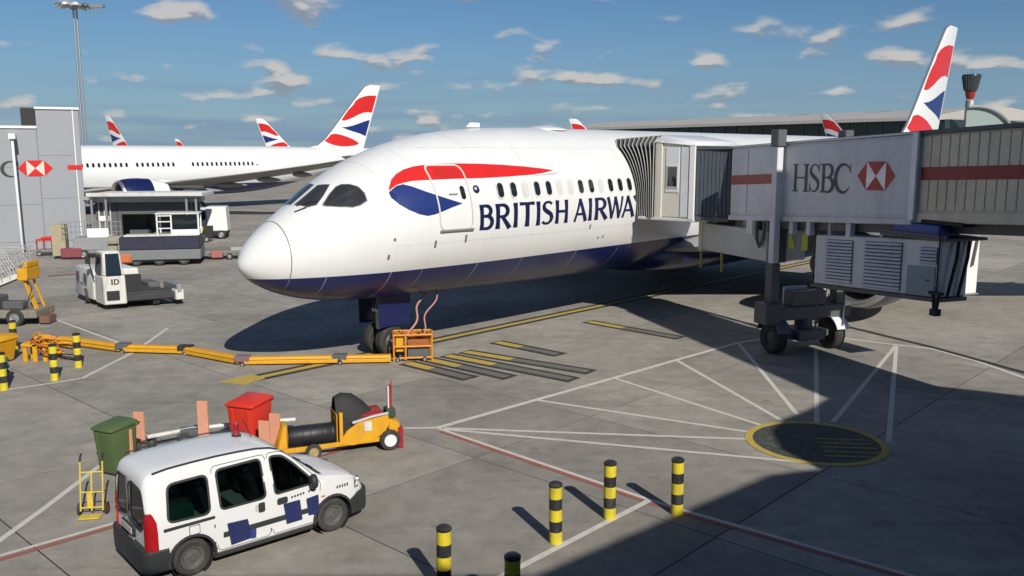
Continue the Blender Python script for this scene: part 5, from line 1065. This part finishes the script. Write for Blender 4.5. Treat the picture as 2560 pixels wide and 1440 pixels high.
_t.links.new(_fr.outputs[0], _mx.inputs[0]); _t.links.new(_tr.outputs[0], _mx.inputs[1]); _t.links.new(_gl.outputs[0], _mx.inputs[2]); _t.links.new(_mx.outputs[0], _o.inputs[0])
w_rear = round_poly([(.30, 1.00), (.98, .98), (1.0, 1.60), (.36, 1.58)], .11)
w_mid = round_poly([(1.16, .99), (1.95, .99), (1.93, 1.645), (1.15, 1.63)], .09)
w_front = round_poly([(2.12, 1.0), (2.86, 1.02), (2.82, 1.10), (2.50, 1.46), (2.34, 1.60), (2.24, 1.625), (2.10, 1.635)], .07)
w_back = round_poly([(.05, .98), (.60, .90), (.66, 1.05), (.63, 1.40), (.55, 1.56), (.07, 1.58)], .09)
def cut(obj, mb):
    cu = mb.build('cutter', VB, VAN); md = obj.modifiers.new('cut', 'BOOLEAN'); md.object = cu; md.operation = 'DIFFERENCE'; md.solver = 'EXACT'
    bpy.context.view_layer.update(); me = bpy.data.meshes.new_from_object(obj.evaluated_get(bpy.context.evaluated_depsgraph_get()))
    obj.modifiers.clear(); obj.data = me; bpy.data.objects.remove(cu)
c = MB(); rg = []
for x in (.07, .15, .3, .6, 1.0, 1.5, 2.0, 2.2, 2.35, 2.5, 2.65, 2.8, 2.9):
    zt2 = fR(x) - .055; zl = [.72 + (zt2 - .72) * k / 6 for k in range(7)]; L_ = [(van_side(x, z) - .05 - (.06 if k == 6 else 0), z) for k, z in enumerate(zl)]
    rg.append([(x, -y, z) for y, z in L_] + [(x, y, z) for y, z in L_[::-1]])
c.loft(rg); cut(VBODY, c)
for P in (w_rear, w_mid, w_front):
    c = MB(); c.ext([(x, -1.1, z) for x, z in P], (0, 2.2, 0)); cut(VBODY, c)
for sd_ in (-1, 1):
    c = MB(); c.ext([(-.3, sd_ * y, z) for y, z in w_back], (.45, 0, 0)); cut(VBODY, c)
VBODY.data.polygons.foreach_set('use_smooth', [True] * len(VBODY.data.polygons)); VBODY.data.set_sharp_from_angle(angle=R(38))
SEAT = mat('seat_cloth', (.05, .055, .06), .85, var=.2, scale=8)
for sx, sy, wd in ((2.0, -.36, .46), (2.0, .36, .46), (1.15, 0, 1.25)):
    m = MB(); m.box(sx - .05, sx + .42, sy - wd / 2, sy + wd / 2, .72, .86); st2 = m.build('seat', SEAT, VAN, bev=.04)
    m = MB(); m.hexa([(sx - .12, sy - wd / 2, .8), (sx + .02, sy - wd / 2, .8), (sx + .02, sy + wd / 2, .8), (sx - .12, sy + wd / 2, .8)], [(sx - .24, sy - wd * .42, 1.32), (sx - .12, sy - wd * .42, 1.32), (sx - .12, sy + wd * .42, 1.32), (sx - .24, sy + wd * .42, 1.32)]); m.build('seat_back', SEAT, st2, bev=.04)
    for hy in ((0,) if wd < 1 else (-.38, .38)):
        m = MB(); m.box(sx - .27, sx - .16, sy + hy - .12, sy + hy + .12, 1.35, 1.52); m.build('headrest', SEAT, st2, bev=.035)
m = MB(); m.hexa([(2.55, -.68, .72), (2.86, -.68, .72), (2.86, .68, .72), (2.55, .68, .72)], [(2.62, -.66, 1.02), (2.84, -.66, 1.06), (2.84, .66, 1.06), (2.62, .66, 1.02)]); m.build('dashboard', BLACK, VAN, bev=.03)
m = MB(); m.tube([(2.55 + .06 * math.cos(a) , -.36 + .18 * math.sin(a), 1.08 + .16 * math.cos(a)) for a in [k * math.pi / 8 for k in range(17)]], .015, 6); m.build('steering_wheel', BLACK, VAN)
m = MB(); m.box(.35, .85, -.55, -.1, .73, 1.12); m.build('teal_reflection_block', mat('reflection_teal', (.03, .13, .10), .8, var=.3, scale=6), VAN, bev=.08, seg=2)  # teal block added to stand in for the greenish reflection in the glass
m = MB(); m.box(.18, .42, -.62, -.25, .73, 1.10); m.build('orange_vest', mat('orange_cloth', (.45, .10, .04), .8, var=.3, scale=8), VAN, bev=.08, seg=2)
def vside(P, off, mt, name, parent, sides=(-1,), dz=.12, thick=0):
    for sd_ in sides:
        bm = bmesh.new(); bm.faces.new([bm.verts.new((p[0], p[1], 0)) for p in P]); bmesh.ops.triangulate(bm, faces=bm.faces)
        for a_, st_ in ((0, .2), (1, dz)):
            lo = min(p[a_] for p in P); hi = max(p[a_] for p in P); c = lo + st_
            while c < hi - .005:
                bmesh.ops.bisect_plane(bm, geom=bm.verts[:] + bm.edges[:] + bm.faces[:], plane_co=(c, c, 0), plane_no=(1, 0, 0) if a_ == 0 else (0, 1, 0)); c += st_
        bm.verts.index_update(); o = MB(); o.add([(v_.co.x, sd_ * (van_side(v_.co.x, v_.co.y) + off), v_.co.y) for v_ in bm.verts], [tuple(v_.index for v_ in f.verts) for f in bm.faces]); bm.free()
        r = o.build(name, mt, parent, 60)
    return r
LINE = mat('door_gap', (.10, .10, .105), .7)
GRN = mat('tinted_glass', (.012, .022, .021), .07, var=.4, scale=2.0, spec=.8)
for P in (w_rear, w_mid, w_front):
    for sd_ in (-1, 1):
        o = MB()
        for q in pen(P, .036, True): o.poly([(x, sd_ * (van_side(x, z) + .006), z) for x, z in q])
        o.build('window_seal', VB, VAN, 60)
    vside(scaled(P, 1.02), -.012, VGLASS, 'side_glass', VAN, (-1, 1))
for P in (rrect(1.08, 2.02, .30, 1.70, .08), round_poly([(2.06, .30), (2.92, .30), (2.98, 1.0), (2.9, 1.12), (2.48, 1.58), (2.34, 1.68), (2.06, 1.70)], .06)):
    for q in pen(P, .012, True): pass
    o = MB()
    for q in pen(P, .012, True): o.poly([(x, -(van_side(x, z) + .005), z) for x, z in q])
    o.build('door_gap', LINE, VAN, 60)
o = MB()
for z_ in (.905,): o.box(.22, 1.05, -.862, -.835, z_ - .022, z_ + .022)
o.build('sliding_rail', VB, VAN, bev=.008)
tr_ = MB(); tr_.hexa([(1.18, -.848, .50), (2.86, -.848, .50), (2.86, -.82, .50), (1.18, -.82, .50)], [(1.18, -.852, .595), (2.86, -.852, .595), (2.86, -.82, .595), (1.18, -.82, .595)]); tr_.build('rubbing_strip', VB, VAN, bev=.01)
VBLUE = mat('van_blue', (.018, .026, .105), .45, var=.1, dirt=.1)
for P in (round_poly([(1.24, .74), (1.60, .72), (1.66, .36), (1.30, .34)], .01, 1), round_poly([(2.25, .80), (2.56, .80), (2.60, .42), (2.30, .42)], .01, 1), round_poly([(2.68, .78), (2.92, .80), (2.93, .44), (2.72, .46)], .01, 1)): vside(P, .022, VBLUE, 'blue_square', VAN)
vside([(1.62, .60), (1.75, .60), (1.74, .34), (1.66, .34)], .017, mat('van_blue_mid', (.03, .05, .2), .5), 'blue_square_edge', VAN)
vside(rrect(1.80, 1.92, .76, .93, .03), .012, VB, 'door_handle', VAN); vside(rrect(2.14, 2.34, .80, .92, .04), .012, VB, 'door_handle', VAN)
vside(rrect(1.745, 1.80, .79, .91, .02), .010, mat('handle_cup', (.5, .5, .5), .4), 'handle_cup', VAN)
for k in range(9):
    if k in (5,): continue
    vside([(2.40 + k * .055, .855 + .004 * k), (2.435 + k * .055, .855 + .004 * k), (2.44 + k * .055, .895 + .004 * k), (2.41 + k * .055, .895 + .004 * k)], .008, TXT, 'small_marking', VAN)
for k in range(5): vside([(3.30 + k * .055, .80 - .003 * k), (3.33 + k * .055, .80 - .003 * k), (3.33 + k * .055, .845), (3.30 + k * .055, .845)], .008, TXT, 'small_marking', VAN)
# sill, bumpers
o = MB(); o.box(1.02, 2.85, -.80, .80, .16, .27); o.build('sill', VB, VAN, bev=.03)
def bump_ring(x, z0, z1, g):
    hw = fHW(x) + g; return [(x, -hw + .03, z0), (x, -hw, z0 + .06), (x, -hw, z1 - .03), (x, -hw + .03, z1), (x, hw - .03, z1), (x, hw, z1 - .03), (x, hw, z0 + .06), (x, hw - .03, z0)]
o = MB(); rg = []
for x, s_ in ((-.10, .80), (-.075, .92), (-.03, 1.0), (.05, 1.0), (.2, 1.0), (.295, 1.0)):
    r_ = bump_ring(max(x, .1), .22, .60, .022); rg.append([(x, y * s_, z) for _, y, z in r_])
o.loft(rg); o.build('rear_bumper', VB, VAN, 40)
o = MB(); rg = []
for x, s_ in ((3.60, 1.0), (3.75, 1.0), (3.88, .99), (3.97, .93), (4.03, .82), (4.05, .7)):
    r_ = bump_ring(min(x, 3.8), .2, .60 if x > 3.62 else .52, .02); rg.append([(x, y * s_, z) for _, y, z in r_])
o.loft(rg); o.build('front_bumper', VB, VAN, 40)
# rear doors: glass, lamps, plate
def rearx(y, z): return -.012 - .03 * (1 - abs(y) / .8) + max(0, z - 1.0) * .055
for sd_ in (-1, 1):
    o = MB()
    for q in pen(w_back, .04, True): o.poly([(rearx(y, z) - .02, sd_ * y, z) for y, z in q])
    o.build('window_seal', VB, VAN)
    o = MB(); o.poly([(rearx(y, z) + .004, sd_ * y, z) for y, z in scaled(w_back, 1.03)]); o.build('rear_glass', VGLASS, VAN)
    # lamp wraps the corner
    lm = MB(); rg = []
    for z, dx in ((.60, .0), (.66, .0), (.9, .0), (1.05, .01), (1.16, .05), (1.2, .075)):
        w0 = .815; rg.append([(-.03 + dx * .4, sd_ * (.665), z), (-.018 + dx * .4, sd_ * .76, z), (.03 + dx * .5, sd_ * (van_side(.08, z) + .015), z), (.14 - dx, sd_ * (van_side(.16, z) + .014), z), (.14 - dx, sd_ * (van_side(.16, z) - .03), z), (.05, sd_ * .66, z)])
    lm.loft(rg); lm.build('tail_lamp', mat('lamp_red', (.36, .012, .015), .15, var=.25, scale=5, coat=.5), VAN, 40)
    o = MB(); o.cyl((-.05, sd_ * .62, .3), (-.055, sd_ * .62, .3), .03); 
o = MB(); o.box(-.055, -.03, -.01, .01, .6, 1.62); o.build('rear_door_gap', LINE, VAN)
o = MB(); o.box(-.075, -.03, -.3, .28, .72, .86); o.build('plate_recess', VB, VAN, bev=.015)
o = MB(); o.box(-.09, -.075, -.24, .24, .74, .84); o.build('number_plate', mat('plate_grey', (.45, .45, .42), .5), VAN)
o = MB(); o.box(-.06, -.03, -.22, -.06, .62, .66); o.build('badge', STEEL, VAN)
# windscreen
ws = MB(); rg = []
for k in range(9):
    x = 2.36 + (3.0 - 2.36) * k / 8; zr = fR(x); w1 = van_side(x, zr - .05) - .10 + .02 * k / 8
    rg.append([(x + .004, y, zr + .022 - .016 * (abs(y) / .6) ** 2) for y in [w1 * q / 6 for q in range(-6, 7)]])
ws.loft(rg, 0, False, False); ws.build('windscreen', GRN, VAN, 60)
o = MB(); o.loft([[(x, y, fR(x) + .03 - .016 * (abs(y) / .6) ** 2) for y in [.66 * q / 6 for q in range(-6, 7)]] for x in (2.99, 3.04, 3.1)], 0, False, False); o.build('cowl_grille', VB, VAN, 60)
o = MB(); o.tube([(3.06, .35, 1.13), (2.92, -.2, 1.25)], .012, 6); o.tube([(3.06, -.15, 1.13), (2.94, -.62, 1.22)], .012, 6); o.build('wiper', BLACK, VAN)
for sd_ in (-1, 1):
    o = MB(); o.lathe([(.02, -.06), (.09, -.05), (.12, 0), (.11, .04), (.02, .05)], (2.78, sd_ * .95, 1.10), (1, 0, 0), 16); o.v = [(x, y, 1.10 + (z - 1.10) * 1.15) for x, y, z in o.v]; o.cyl((2.8, sd_ * .8, 1.06), (2.8, sd_ * .93, 1.08), .03); o.build('wing_mirror', VB, VAN)
    vside([(3.70, .70), (3.80, .70), (3.86, .80), (3.78, .885), (3.70, .88)], .012, GLASS, 'headlamp', VAN, (sd_,))
    o = MB(); o.lathe([(.02, .02), (.075, .01), (.08, -.03)], (3.87, sd_ * .61, .78), (1, sd_ * .6, .2), 16); o.build('headlamp_bowl', ALLOY, VAN)
    for y_ in (sd_ * .635,):
        o = MB(); o.loft([[(x, y_ - .012, fR(x) + .008), (x, y_ + .012, fR(x) + .008), (x, y_ + .01, fR(x) + .025), (x, y_ - .01, fR(x) + .025)] for x in (.16, .4, .8, 1.2, 1.6, 1.9, 2.15, 2.28)]); o.build('roof_rail', VB, VAN)
for ax_ in (.66, 3.22):
    for sd_ in (-1, 1):
        wheel('wheel', VAN, (ax_, sd_ * .735, .31), (0, sd_, 0), .31, .19, mat('wheel_grey', (.09, .088, .085), .6, var=.3, scale=14), .62)
        o = MB(); o.loft([[(ax_ + rr_ * math.cos(a), sd_ * yy, .31 + rr_ * math.sin(a)) for rr_, yy in ((.365, .80), (.365, .853), (.405, .848), (.405, .80))] for a in [R(-8 + 14 * k) for k in range(15)]]); o.build('arch_trim', VB, VAN)
        o = MB(); o.lathe([(.36, .0), (.36, .3)], (ax_, sd_ * .5, .31), (0, sd_, 0), 24); o.poly([(ax_ + .365 * math.cos(a), sd_ * .5, .31 + .365 * math.sin(a)) for a in [R(k * 15) for k in range(24)]]); o.build('wheel_well', BLACK, VAN)
o = MB(); o.box(.35, 3.6, -.66, .66, .14, .24); o.build('underbody', BLACK, VAN)
o = MB(); o.lathe([(.08, 0), (.085, .04), (.06, .05)], (1.92, .2, 1.805), (0, 0, 1), 20, cap=True); BCN = o.build('beacon_base', VB, VAN)
o = MB(); o.lathe([(.058, .045), (.062, .09), (.058, .22), (.04, .26), (.001, .265)], (1.92, .2, 1.805), (0, 0, 1), 20); o.build('beacon_lens', mat('beacon_red', (.28, .015, .02), .2, coat=.5), BCN)
o = MB(); o.tube([(2.15, .1, 1.78), (2.0, .1, 2.15)], .008, 5); o.build('aerial', BLACK, VAN)

for x_, z_ in ((1.04, .45), (1.04, .75), (2.02, .4)):
    vside(rrect(x_ - .012, x_ + .012, z_ - .03, z_ + .03, .01, 2), .012, LINE, 'hinge', VAN)
vside(rrect(.62, .80, .70, .86, .02, 3), .006, LINE, 'fuel_flap_gap', VAN); vside(rrect(.632, .788, .712, .848, .02, 3), .009, VW, 'fuel_flap', VAN)
vside([(2.98, .72), (3.06, .715), (3.06, .745), (2.98, .75)], .010, mat('repeater_amber', (.5, .2, .02), .3), 'side_repeater', VAN)

# ------------------------------------------------------------------ wheelie bins
def wheelie(loc, rz, k, mt, label):
    t = thing('wheelie_bin', label, 'bin', (*loc, 0), rz, 'wheelie bins')
    m = MB(); m.loft([[(-.245, -.29, .06), (.245, -.29, .06), (.25, .27, .06), (-.25, .27, .06)], [(-.27, -.33, .62), (.27, -.33, .62), (.27, .29, .62), (-.27, .29, .62)], [(-.285, -.36, .93), (.285, -.36, .93), (.285, .31, .95), (-.285, .31, .95)]]); m.v = [(x * k[0], y * k[1], z * k[2]) for x, y, z in m.v]; m.build('body', mt, t, bev=.03, seg=2)
    m = MB(); m.loft([[(-.31, -.40, .93), (.31, -.40, .93), (.31, .34, .96), (-.31, .34, .96)], [(-.31, -.40, .98), (.31, -.40, .98), (.31, .34, 1.02), (-.31, .34, 1.02)], [(-.2, -.25, 1.05), (.2, -.25, 1.05), (.2, .25, 1.08), (-.2, .25, 1.08)]]); m.v = [(x * k[0], y * k[1], z * k[2]) for x, y, z in m.v]; LD = m.build('lid', mt, t, bev=.025, seg=2)
    m = MB(); m.tube([(-.26 * k[0], .33 * k[1], .92 * k[2]), (-.26 * k[0], .40 * k[1], .95 * k[2]), (.26 * k[0], .40 * k[1], .95 * k[2]), (.26 * k[0], .33 * k[1], .92 * k[2])], .02); m.build('handle', mt, t)
    for sd_ in (-1, 1): wheel('wheel', t, (sd_ * .27 * k[0], .27 * k[1], .1), (1, 0, 0), .1, .06)
    for x_ in (-.17, .17):
        m = MB(); m.hexa([(x_ - .03, -.312, .1), (x_ + .03, -.312, .1), (x_ + .03, -.27, .1), (x_ - .03, -.27, .1)], [(x_ - .03, -.385, .9), (x_ + .03, -.385, .9), (x_ + .03, -.33, .9), (x_ - .03, -.33, .9)]); m.v = [(x * k[0], y * k[1], z * k[2]) for x, y, z in m.v]; m.build('rib', mt, t, bev=.01)
    return t
wheelie((-8.43, 18.05), R(-24), (.98, 1.0, 1.08), GREENBIN, 'dark green wheelie bin behind the rear of the van')
wheelie((-6.04, 19.65), R(-20), (1.22, 1.15, 1.15), REDBIN, 'bright red wheelie bin behind the van roof')
# salmon boards standing as marker posts
pb = MB(); pb.box(-.125, .125, -.035, .035, 0, .95); post_me = pb.mesh('board', SALMON, 35, bev=.008); fb = MB(); fb.box(-.16, .16, -.11, .11, 0, .05); foot_me = fb.mesh('foot', GREYD, 35, bev=.01)
for p, rz, sc_, lb in [((-8.23, 18.09), -20, 1.0, 'faded salmon board leaning before the green bin'), ((-8.51, 19.37), -12, .98, 'faded salmon board right behind the green bin'), ((-7.25, 19.93), -5, 1.08, 'faded salmon board standing highest behind the van roof'), ((-5.36, 19.18), -14, 1.0, 'faded salmon board beside the hose cart'), ((-5.49, 18.79), -10, .95, 'short faded salmon board in front of the red bin')]:
    t = thing('marker_board', lb, 'board', (*p, 0), R(rz), 'salmon marker boards'); b1 = link('board', post_me, t); b1.scale = (1, 1, sc_); link('foot', foot_me, t)
# tow bar lying behind the van
TBR = thing('tow_bar', 'white aircraft tow bar with small wheels lying behind the van', 'tow bar', (*(-7.43, 20.16), 0), 0)
o0 = Vector((-7.43, 20.16)); pts = [Vector((-8.39, 19.48)), Vector((-7.67, 20.02)), Vector((-6.59, 20.52)), Vector((-5.31, 20.83))]
m = MB(); m.tube([(p.x - o0.x, p.y - o0.y, .3) for p in pts[:2]] , .05); m.tube([(p.x - o0.x, p.y - o0.y, .3) for p in pts[1:]], .05); m.build('tube', WHITE_D, TBR)
for p in (pts[0], pts[1]):
    for d_ in (-.25, .25): wheel('wheel', TBR, (p.x - o0.x, p.y - o0.y + d_ * .7, .14), (0, 1, 0), .14, .09, GREYD)
m = MB(); m.box(pts[1].x - o0.x - .2, pts[1].x - o0.x + .3, pts[1].y - o0.y - .15, pts[1].y - o0.y + .15, .14, .34); m.build('wheel_carriage', GREYD, TBR, bev=.03)
# yellow hand truck
HT = thing('hand_truck', 'yellow two-wheeled hand truck standing left of the van', 'hand truck', (*(-7.92, 15.74), 0), R(8))
YPALE = mat('hand_truck_yellow', (.62, .47, .07), .5, var=.15, dirt=.4, scale=12)
hw_, hh_, ln_ = .20, 1.02, .16
def hz(z): return (z / hh_) * ln_
for x_ in (-hw_, 0, hw_):
    m = MB(); m.tube([(x_, hz(.1), .1), (x_, hz(hh_ if x_ else .82), hh_ if x_ else .82)], .017); m.build('upright', YPALE, HT)
for z_ in (.16, .45, .82):
    m = MB(); m.tube([(-hw_, hz(z_), z_), (hw_, hz(z_), z_)], .015); m.build('cross_bar', YPALE, HT)
for x_ in (-hw_, hw_):
    m = MB(); m.tube([(x_, hz(hh_), hh_), (x_, hz(hh_) + .04, hh_ + .08), (x_, hz(hh_) + .1, hh_ + .12)], .02); m.build('grip', BLACK, HT)
    wheel('wheel', HT, (x_ * 1.22, .1, .115), (1, 0, 0), .115, .05, REDD)
m = MB(); m.box(-.19, .19, -.2, .02, .015, .035); m.build('toe_plate', YPALE, HT, bev=.004)
m = MB(); m.cyl((-hw_ * 1.25, .1, .115), (hw_ * 1.25, .1, .115), .014); m.build('axle', STEEL, HT)
m = MB(); m.box(-.08, .02, hz(.4) - .03, hz(.4) + .03, .16, .44); m.build('bracing_plate', YPALE, HT)
# ------------------------------------------------------------------ yellow hose cart
pa, pb_ = Vector((-4.86, 18.79)), Vector((-2.74, 19.65)); dv_ = (pb_ - pa); HCL = dv_.length
CT2 = thing('hose_cart', 'yellow air start hose cart with black hose drum and hood', 'cart', (pa.x, pa.y, 0), math.atan2(dv_.y, dv_.x))
for y_ in (-.05, .75):
    m = MB(); m.beam((-.25, y_, .24), (HCL + .05, y_, .26), .07, .1); m.build('frame_rail', YELLOW, CT2, bev=.01)
m = MB(); m.lathe([(.001, 0), (.2, 0), (.23, .04), (.23, 1.05), (.2, 1.09), (.001, 1.09)], (-.08, .32, .44), (1, 0, 0.0), 28); DRM = m.build('hose_drum', mat('black_hose', (.014, .015, .02), .5, var=.3, scale=8), CT2, 40)
for k in range(6):
    m = MB(); m.lathe([(.228, -.025), (.24, 0), (.228, .025)], (.06 + .17 * k, .32, .44), (1, 0, 0), 28); m.build('hose_turn', MATS['black_hose'], DRM, 60)
m = MB(); m.lathe([(.001, -.012), (.18, -.012), (.19, 0), (.19, .01)], (-.085, .32, .44), (1, 0, 0), 24); m.build('drum_end', mat('oily_brown', (.09, .07, .03), .6, var=.4, scale=10), DRM)
for k in range(4):
    random.seed(500 + k); P = [(.95 + .12 * i + random.uniform(-.03, .03), .1 + .16 * k + .05 * math.sin(i * 1.7 + k), .62 + .14 * math.sin(i * .9 + k * 1.3) + .04 * random.random()) for i in range(7)]
    m = MB(); m.tube(P, .02 + .006 * (k % 2), 6); m.build('draped_hose', [BLACK, mat('purple_grey', (.2, .12, .14), .6), GREYD, mat('rusty_orange', (.34, .10, .02))][k], CT2)
m = MB(); m.hexa([(-.38, .0, .12), (-.1, .05, .12), (-.1, .6, .12), (-.38, .64, .12)], [(-.2, .1, .75), (-.1, .1, .78), (-.1, .55, .78), (-.2, .55, .75)]); m.build('end_bracket', YELLOW, CT2, bev=.03)
for k in range(9):
    m = MB(); m.tube([(.98 + .0 * k, -.0 + .085 * k, .28), (.98, .0 + .085 * k, .92)], .012, 5); m.build('cage_bar', YELLOW, CT2)
for z_ in (.62, .78, .92):
    m = MB(); m.tube([(.98, 0, z_), (.98, .7, z_)], .014, 5); m.build('cage_rail', YELLOW, CT2)
m = MB(); m.box(1.02, 1.10, -.08, 0, .25, .98); m.build('upright_post', YELLOW, CT2, bev=.01)
hd = MB(); rg = []
for k, (x_, zt2, wv) in enumerate([(1.08, 1.26, .32), (1.25, 1.34, .35), (1.5, 1.30, .36), (1.75, 1.10, .34), (1.98, .84, .28)]):
    rg.append([(x_ - (.10 if zq > .4 else 0), .36 + wv * math.cos(a), .5 + (zt2 - .5) * math.sin(a)) for a, zq in [(R(180 * q / 14), math.sin(R(180 * q / 14))) for q in range(15)]])
hd.loft(rg, 0, False, False); hd.build('hood', BLACK, CT2, 60)
m = MB(); m.tube([(1.15, .2, .55), (1.12, .3, .85), (1.15, .36, 1.05), (1.12, .42, .8), (1.15, .5, .55)], .022, 6); m.tube([(1.1, .25, .6), (1.08, .42, .75), (1.1, .5, .5)], .02, 6); m.build('white_hose', WHITE_D, CT2)
pnl = [(1.0, .24), (1.35, .2), (1.75, .24), (2.12, .40), (2.22, .62), (2.2, .82), (1.9, .78), (1.5, .72), (1.22, .55), (1.08, .35)]
kx = HCL / 2.35
m = MB(); m.ext([(x * kx, -.10, z) for x, z in pnl], (0, .06, 0)); PN = m.build('side_panel', YELLOW, CT2, bev=.01)
m = MB(); m.ext([(x * kx, -.112, z) for x, z in rrect(1.62, 1.80, .5, .72, .03)], (0, .01, 0)); m.build('white_patch', WHITE_D, PN)
m = MB(); m.tube([(1.35 * kx, -.08, .72), (1.8 * kx, -.09, .82), (2.2 * kx, -.08, .86)], .035, 8); m.build('top_rail', mat('dull_rail', (.40, .40, .38), .5, var=.2, scale=12), PN)
m = MB(); m.hexa([(1.55 * kx, 0, .78), (2.15 * kx, 0, .82), (2.15 * kx, .7, .82), (1.55 * kx, .7, .78)], [(1.6 * kx, .05, .86), (2.1 * kx, .05, .89), (2.1 * kx, .65, .89), (1.6 * kx, .65, .86)]); m.build('red_cover', REDD, CT2, bev=.04)
m = MB(); m.box(1.1 * kx, 2.15 * kx, .0, .7, .2, .75); m.build('engine_housing', BLACK, CT2, bev=.03)
m = MB(); m.hexa([(2.2 * kx, -.1, .2), (2.5 * kx, -.1, .1), (2.5 * kx, .75, .1), (2.2 * kx, .75, .2)], [(2.2 * kx, -.1, .72), (2.48 * kx, -.1, .62), (2.48 * kx, .75, .62), (2.2 * kx, .75, .72)]); m.build('front_cowl', YELLOW, CT2, bev=.03)
m = MB(); m.box(2.42 * kx, 2.54 * kx, -.14, .5, .02, .5); m.build('red_flap', REDD, CT2)
wheel('wheel', CT2, (2.22 * kx, -.14, .24), (0, -1, 0), .24, .14, WHITE, .6); wheel('wheel', CT2, (2.22 * kx, .85, .24), (0, 1, 0), .24, .14, WHITE, .6)
wheel('wheel', CT2, (.42, -.14, .18), (0, -1, 0), .18, .12, mat('khaki_rim', (.35, .28, .12), .6), .6); wheel('wheel', CT2, (.42, .85, .18), (0, 1, 0), .18, .12, YELLOW, .6)
m = MB(); m.tube([(2.35 * kx, .2, .6), (2.36 * kx, .2, 1.55)], .012, 6); m.box(2.3 * kx, 2.34 * kx, .17, .23, .85, 1.45); m.build('flag_mast', REDD, CT2)
m = MB(); m.box(2.26 * kx, 2.295 * kx, .17, .23, .8, 1.42); m.build('mast_stripe', WHITE_D, CT2)
m = MB(); m.box(2.2 * kx, 2.42 * kx, .05, .4, .7, .9); m.build('valve_block', mat('dark_green_valve', (.03, .06, .03), .6), CT2, bev=.02)
# ------------------------------------------------------------------ converter box slung under the cab end of the bridge
m = MB(); m.box(-4.9, -.7, -1.12, .5, 3.05, 4.1); CVB = m.build('converter_box', mat('pale_grey_box', (.55, .56, .55), .5, var=.08, dirt=.2, scale=2), JB, bev=.03)
m = MB(); m.box(-4.93, -4.7, -1.15, -1.1, 3.0, 4.14); m.build('corner_trim', CREAM, CVB)
m = MB(); m.box(-.68, -.3, -1.1, -.6, 3.05, 4.4); m.build('conduit_stack', GREYD, CVB, bev=.02)
for x_ in (-4.8, -3.4):
    m = MB(); m.beam((x_, -1.1, 3.1), (x_ + .05, -1.12, 2.35), .09, .05); m.build('yellow_strap', mat('dimmed_yellow_strap', (.30, .26, .06), .7), CVB)  # strap yellow darkened in its colour for the shade under the box
for x_ in (-4.2, -2.4, -1.1):
    m = MB(); m.box(x_, x_ + .1, -.9, -.8, 4.1, 4.45); m.build('hanger', GREYP, CVB)
for x_ in (.45, 1.05):
    m = MB(); m.hexa([(x_, -1.12, 3.62), (x_ + .34, -1.12, 3.66), (x_ + .34, -1.08, 3.66), (x_, -1.08, 3.62)], [(x_ + (.0 if x_ < 1 else .25), -1.12, 4.15), (x_ + (.1 if x_ < 1 else .34), -1.12, 4.12), (x_ + .1, -1.08, 4.12), (x_, -1.08, 4.15)]); m.build('lime_flag', mat('hivis_lime', (.42, .46, .04), .6), TB)
m = MB(); m.lathe([(.1, 0), (.36, 0), (.36, .5), (.1, .5)], (.75, -.2, 3.1), (0, 1, 0), 20, cap=True); m.box(.3, 1.3, -.3, .5, 3.45, 4.3); m.build('hose_reel', GREYD, TB, bev=.02)

# every top-level thing keeps its own label; tidy the collection names
bpy.context.view_layer.update()
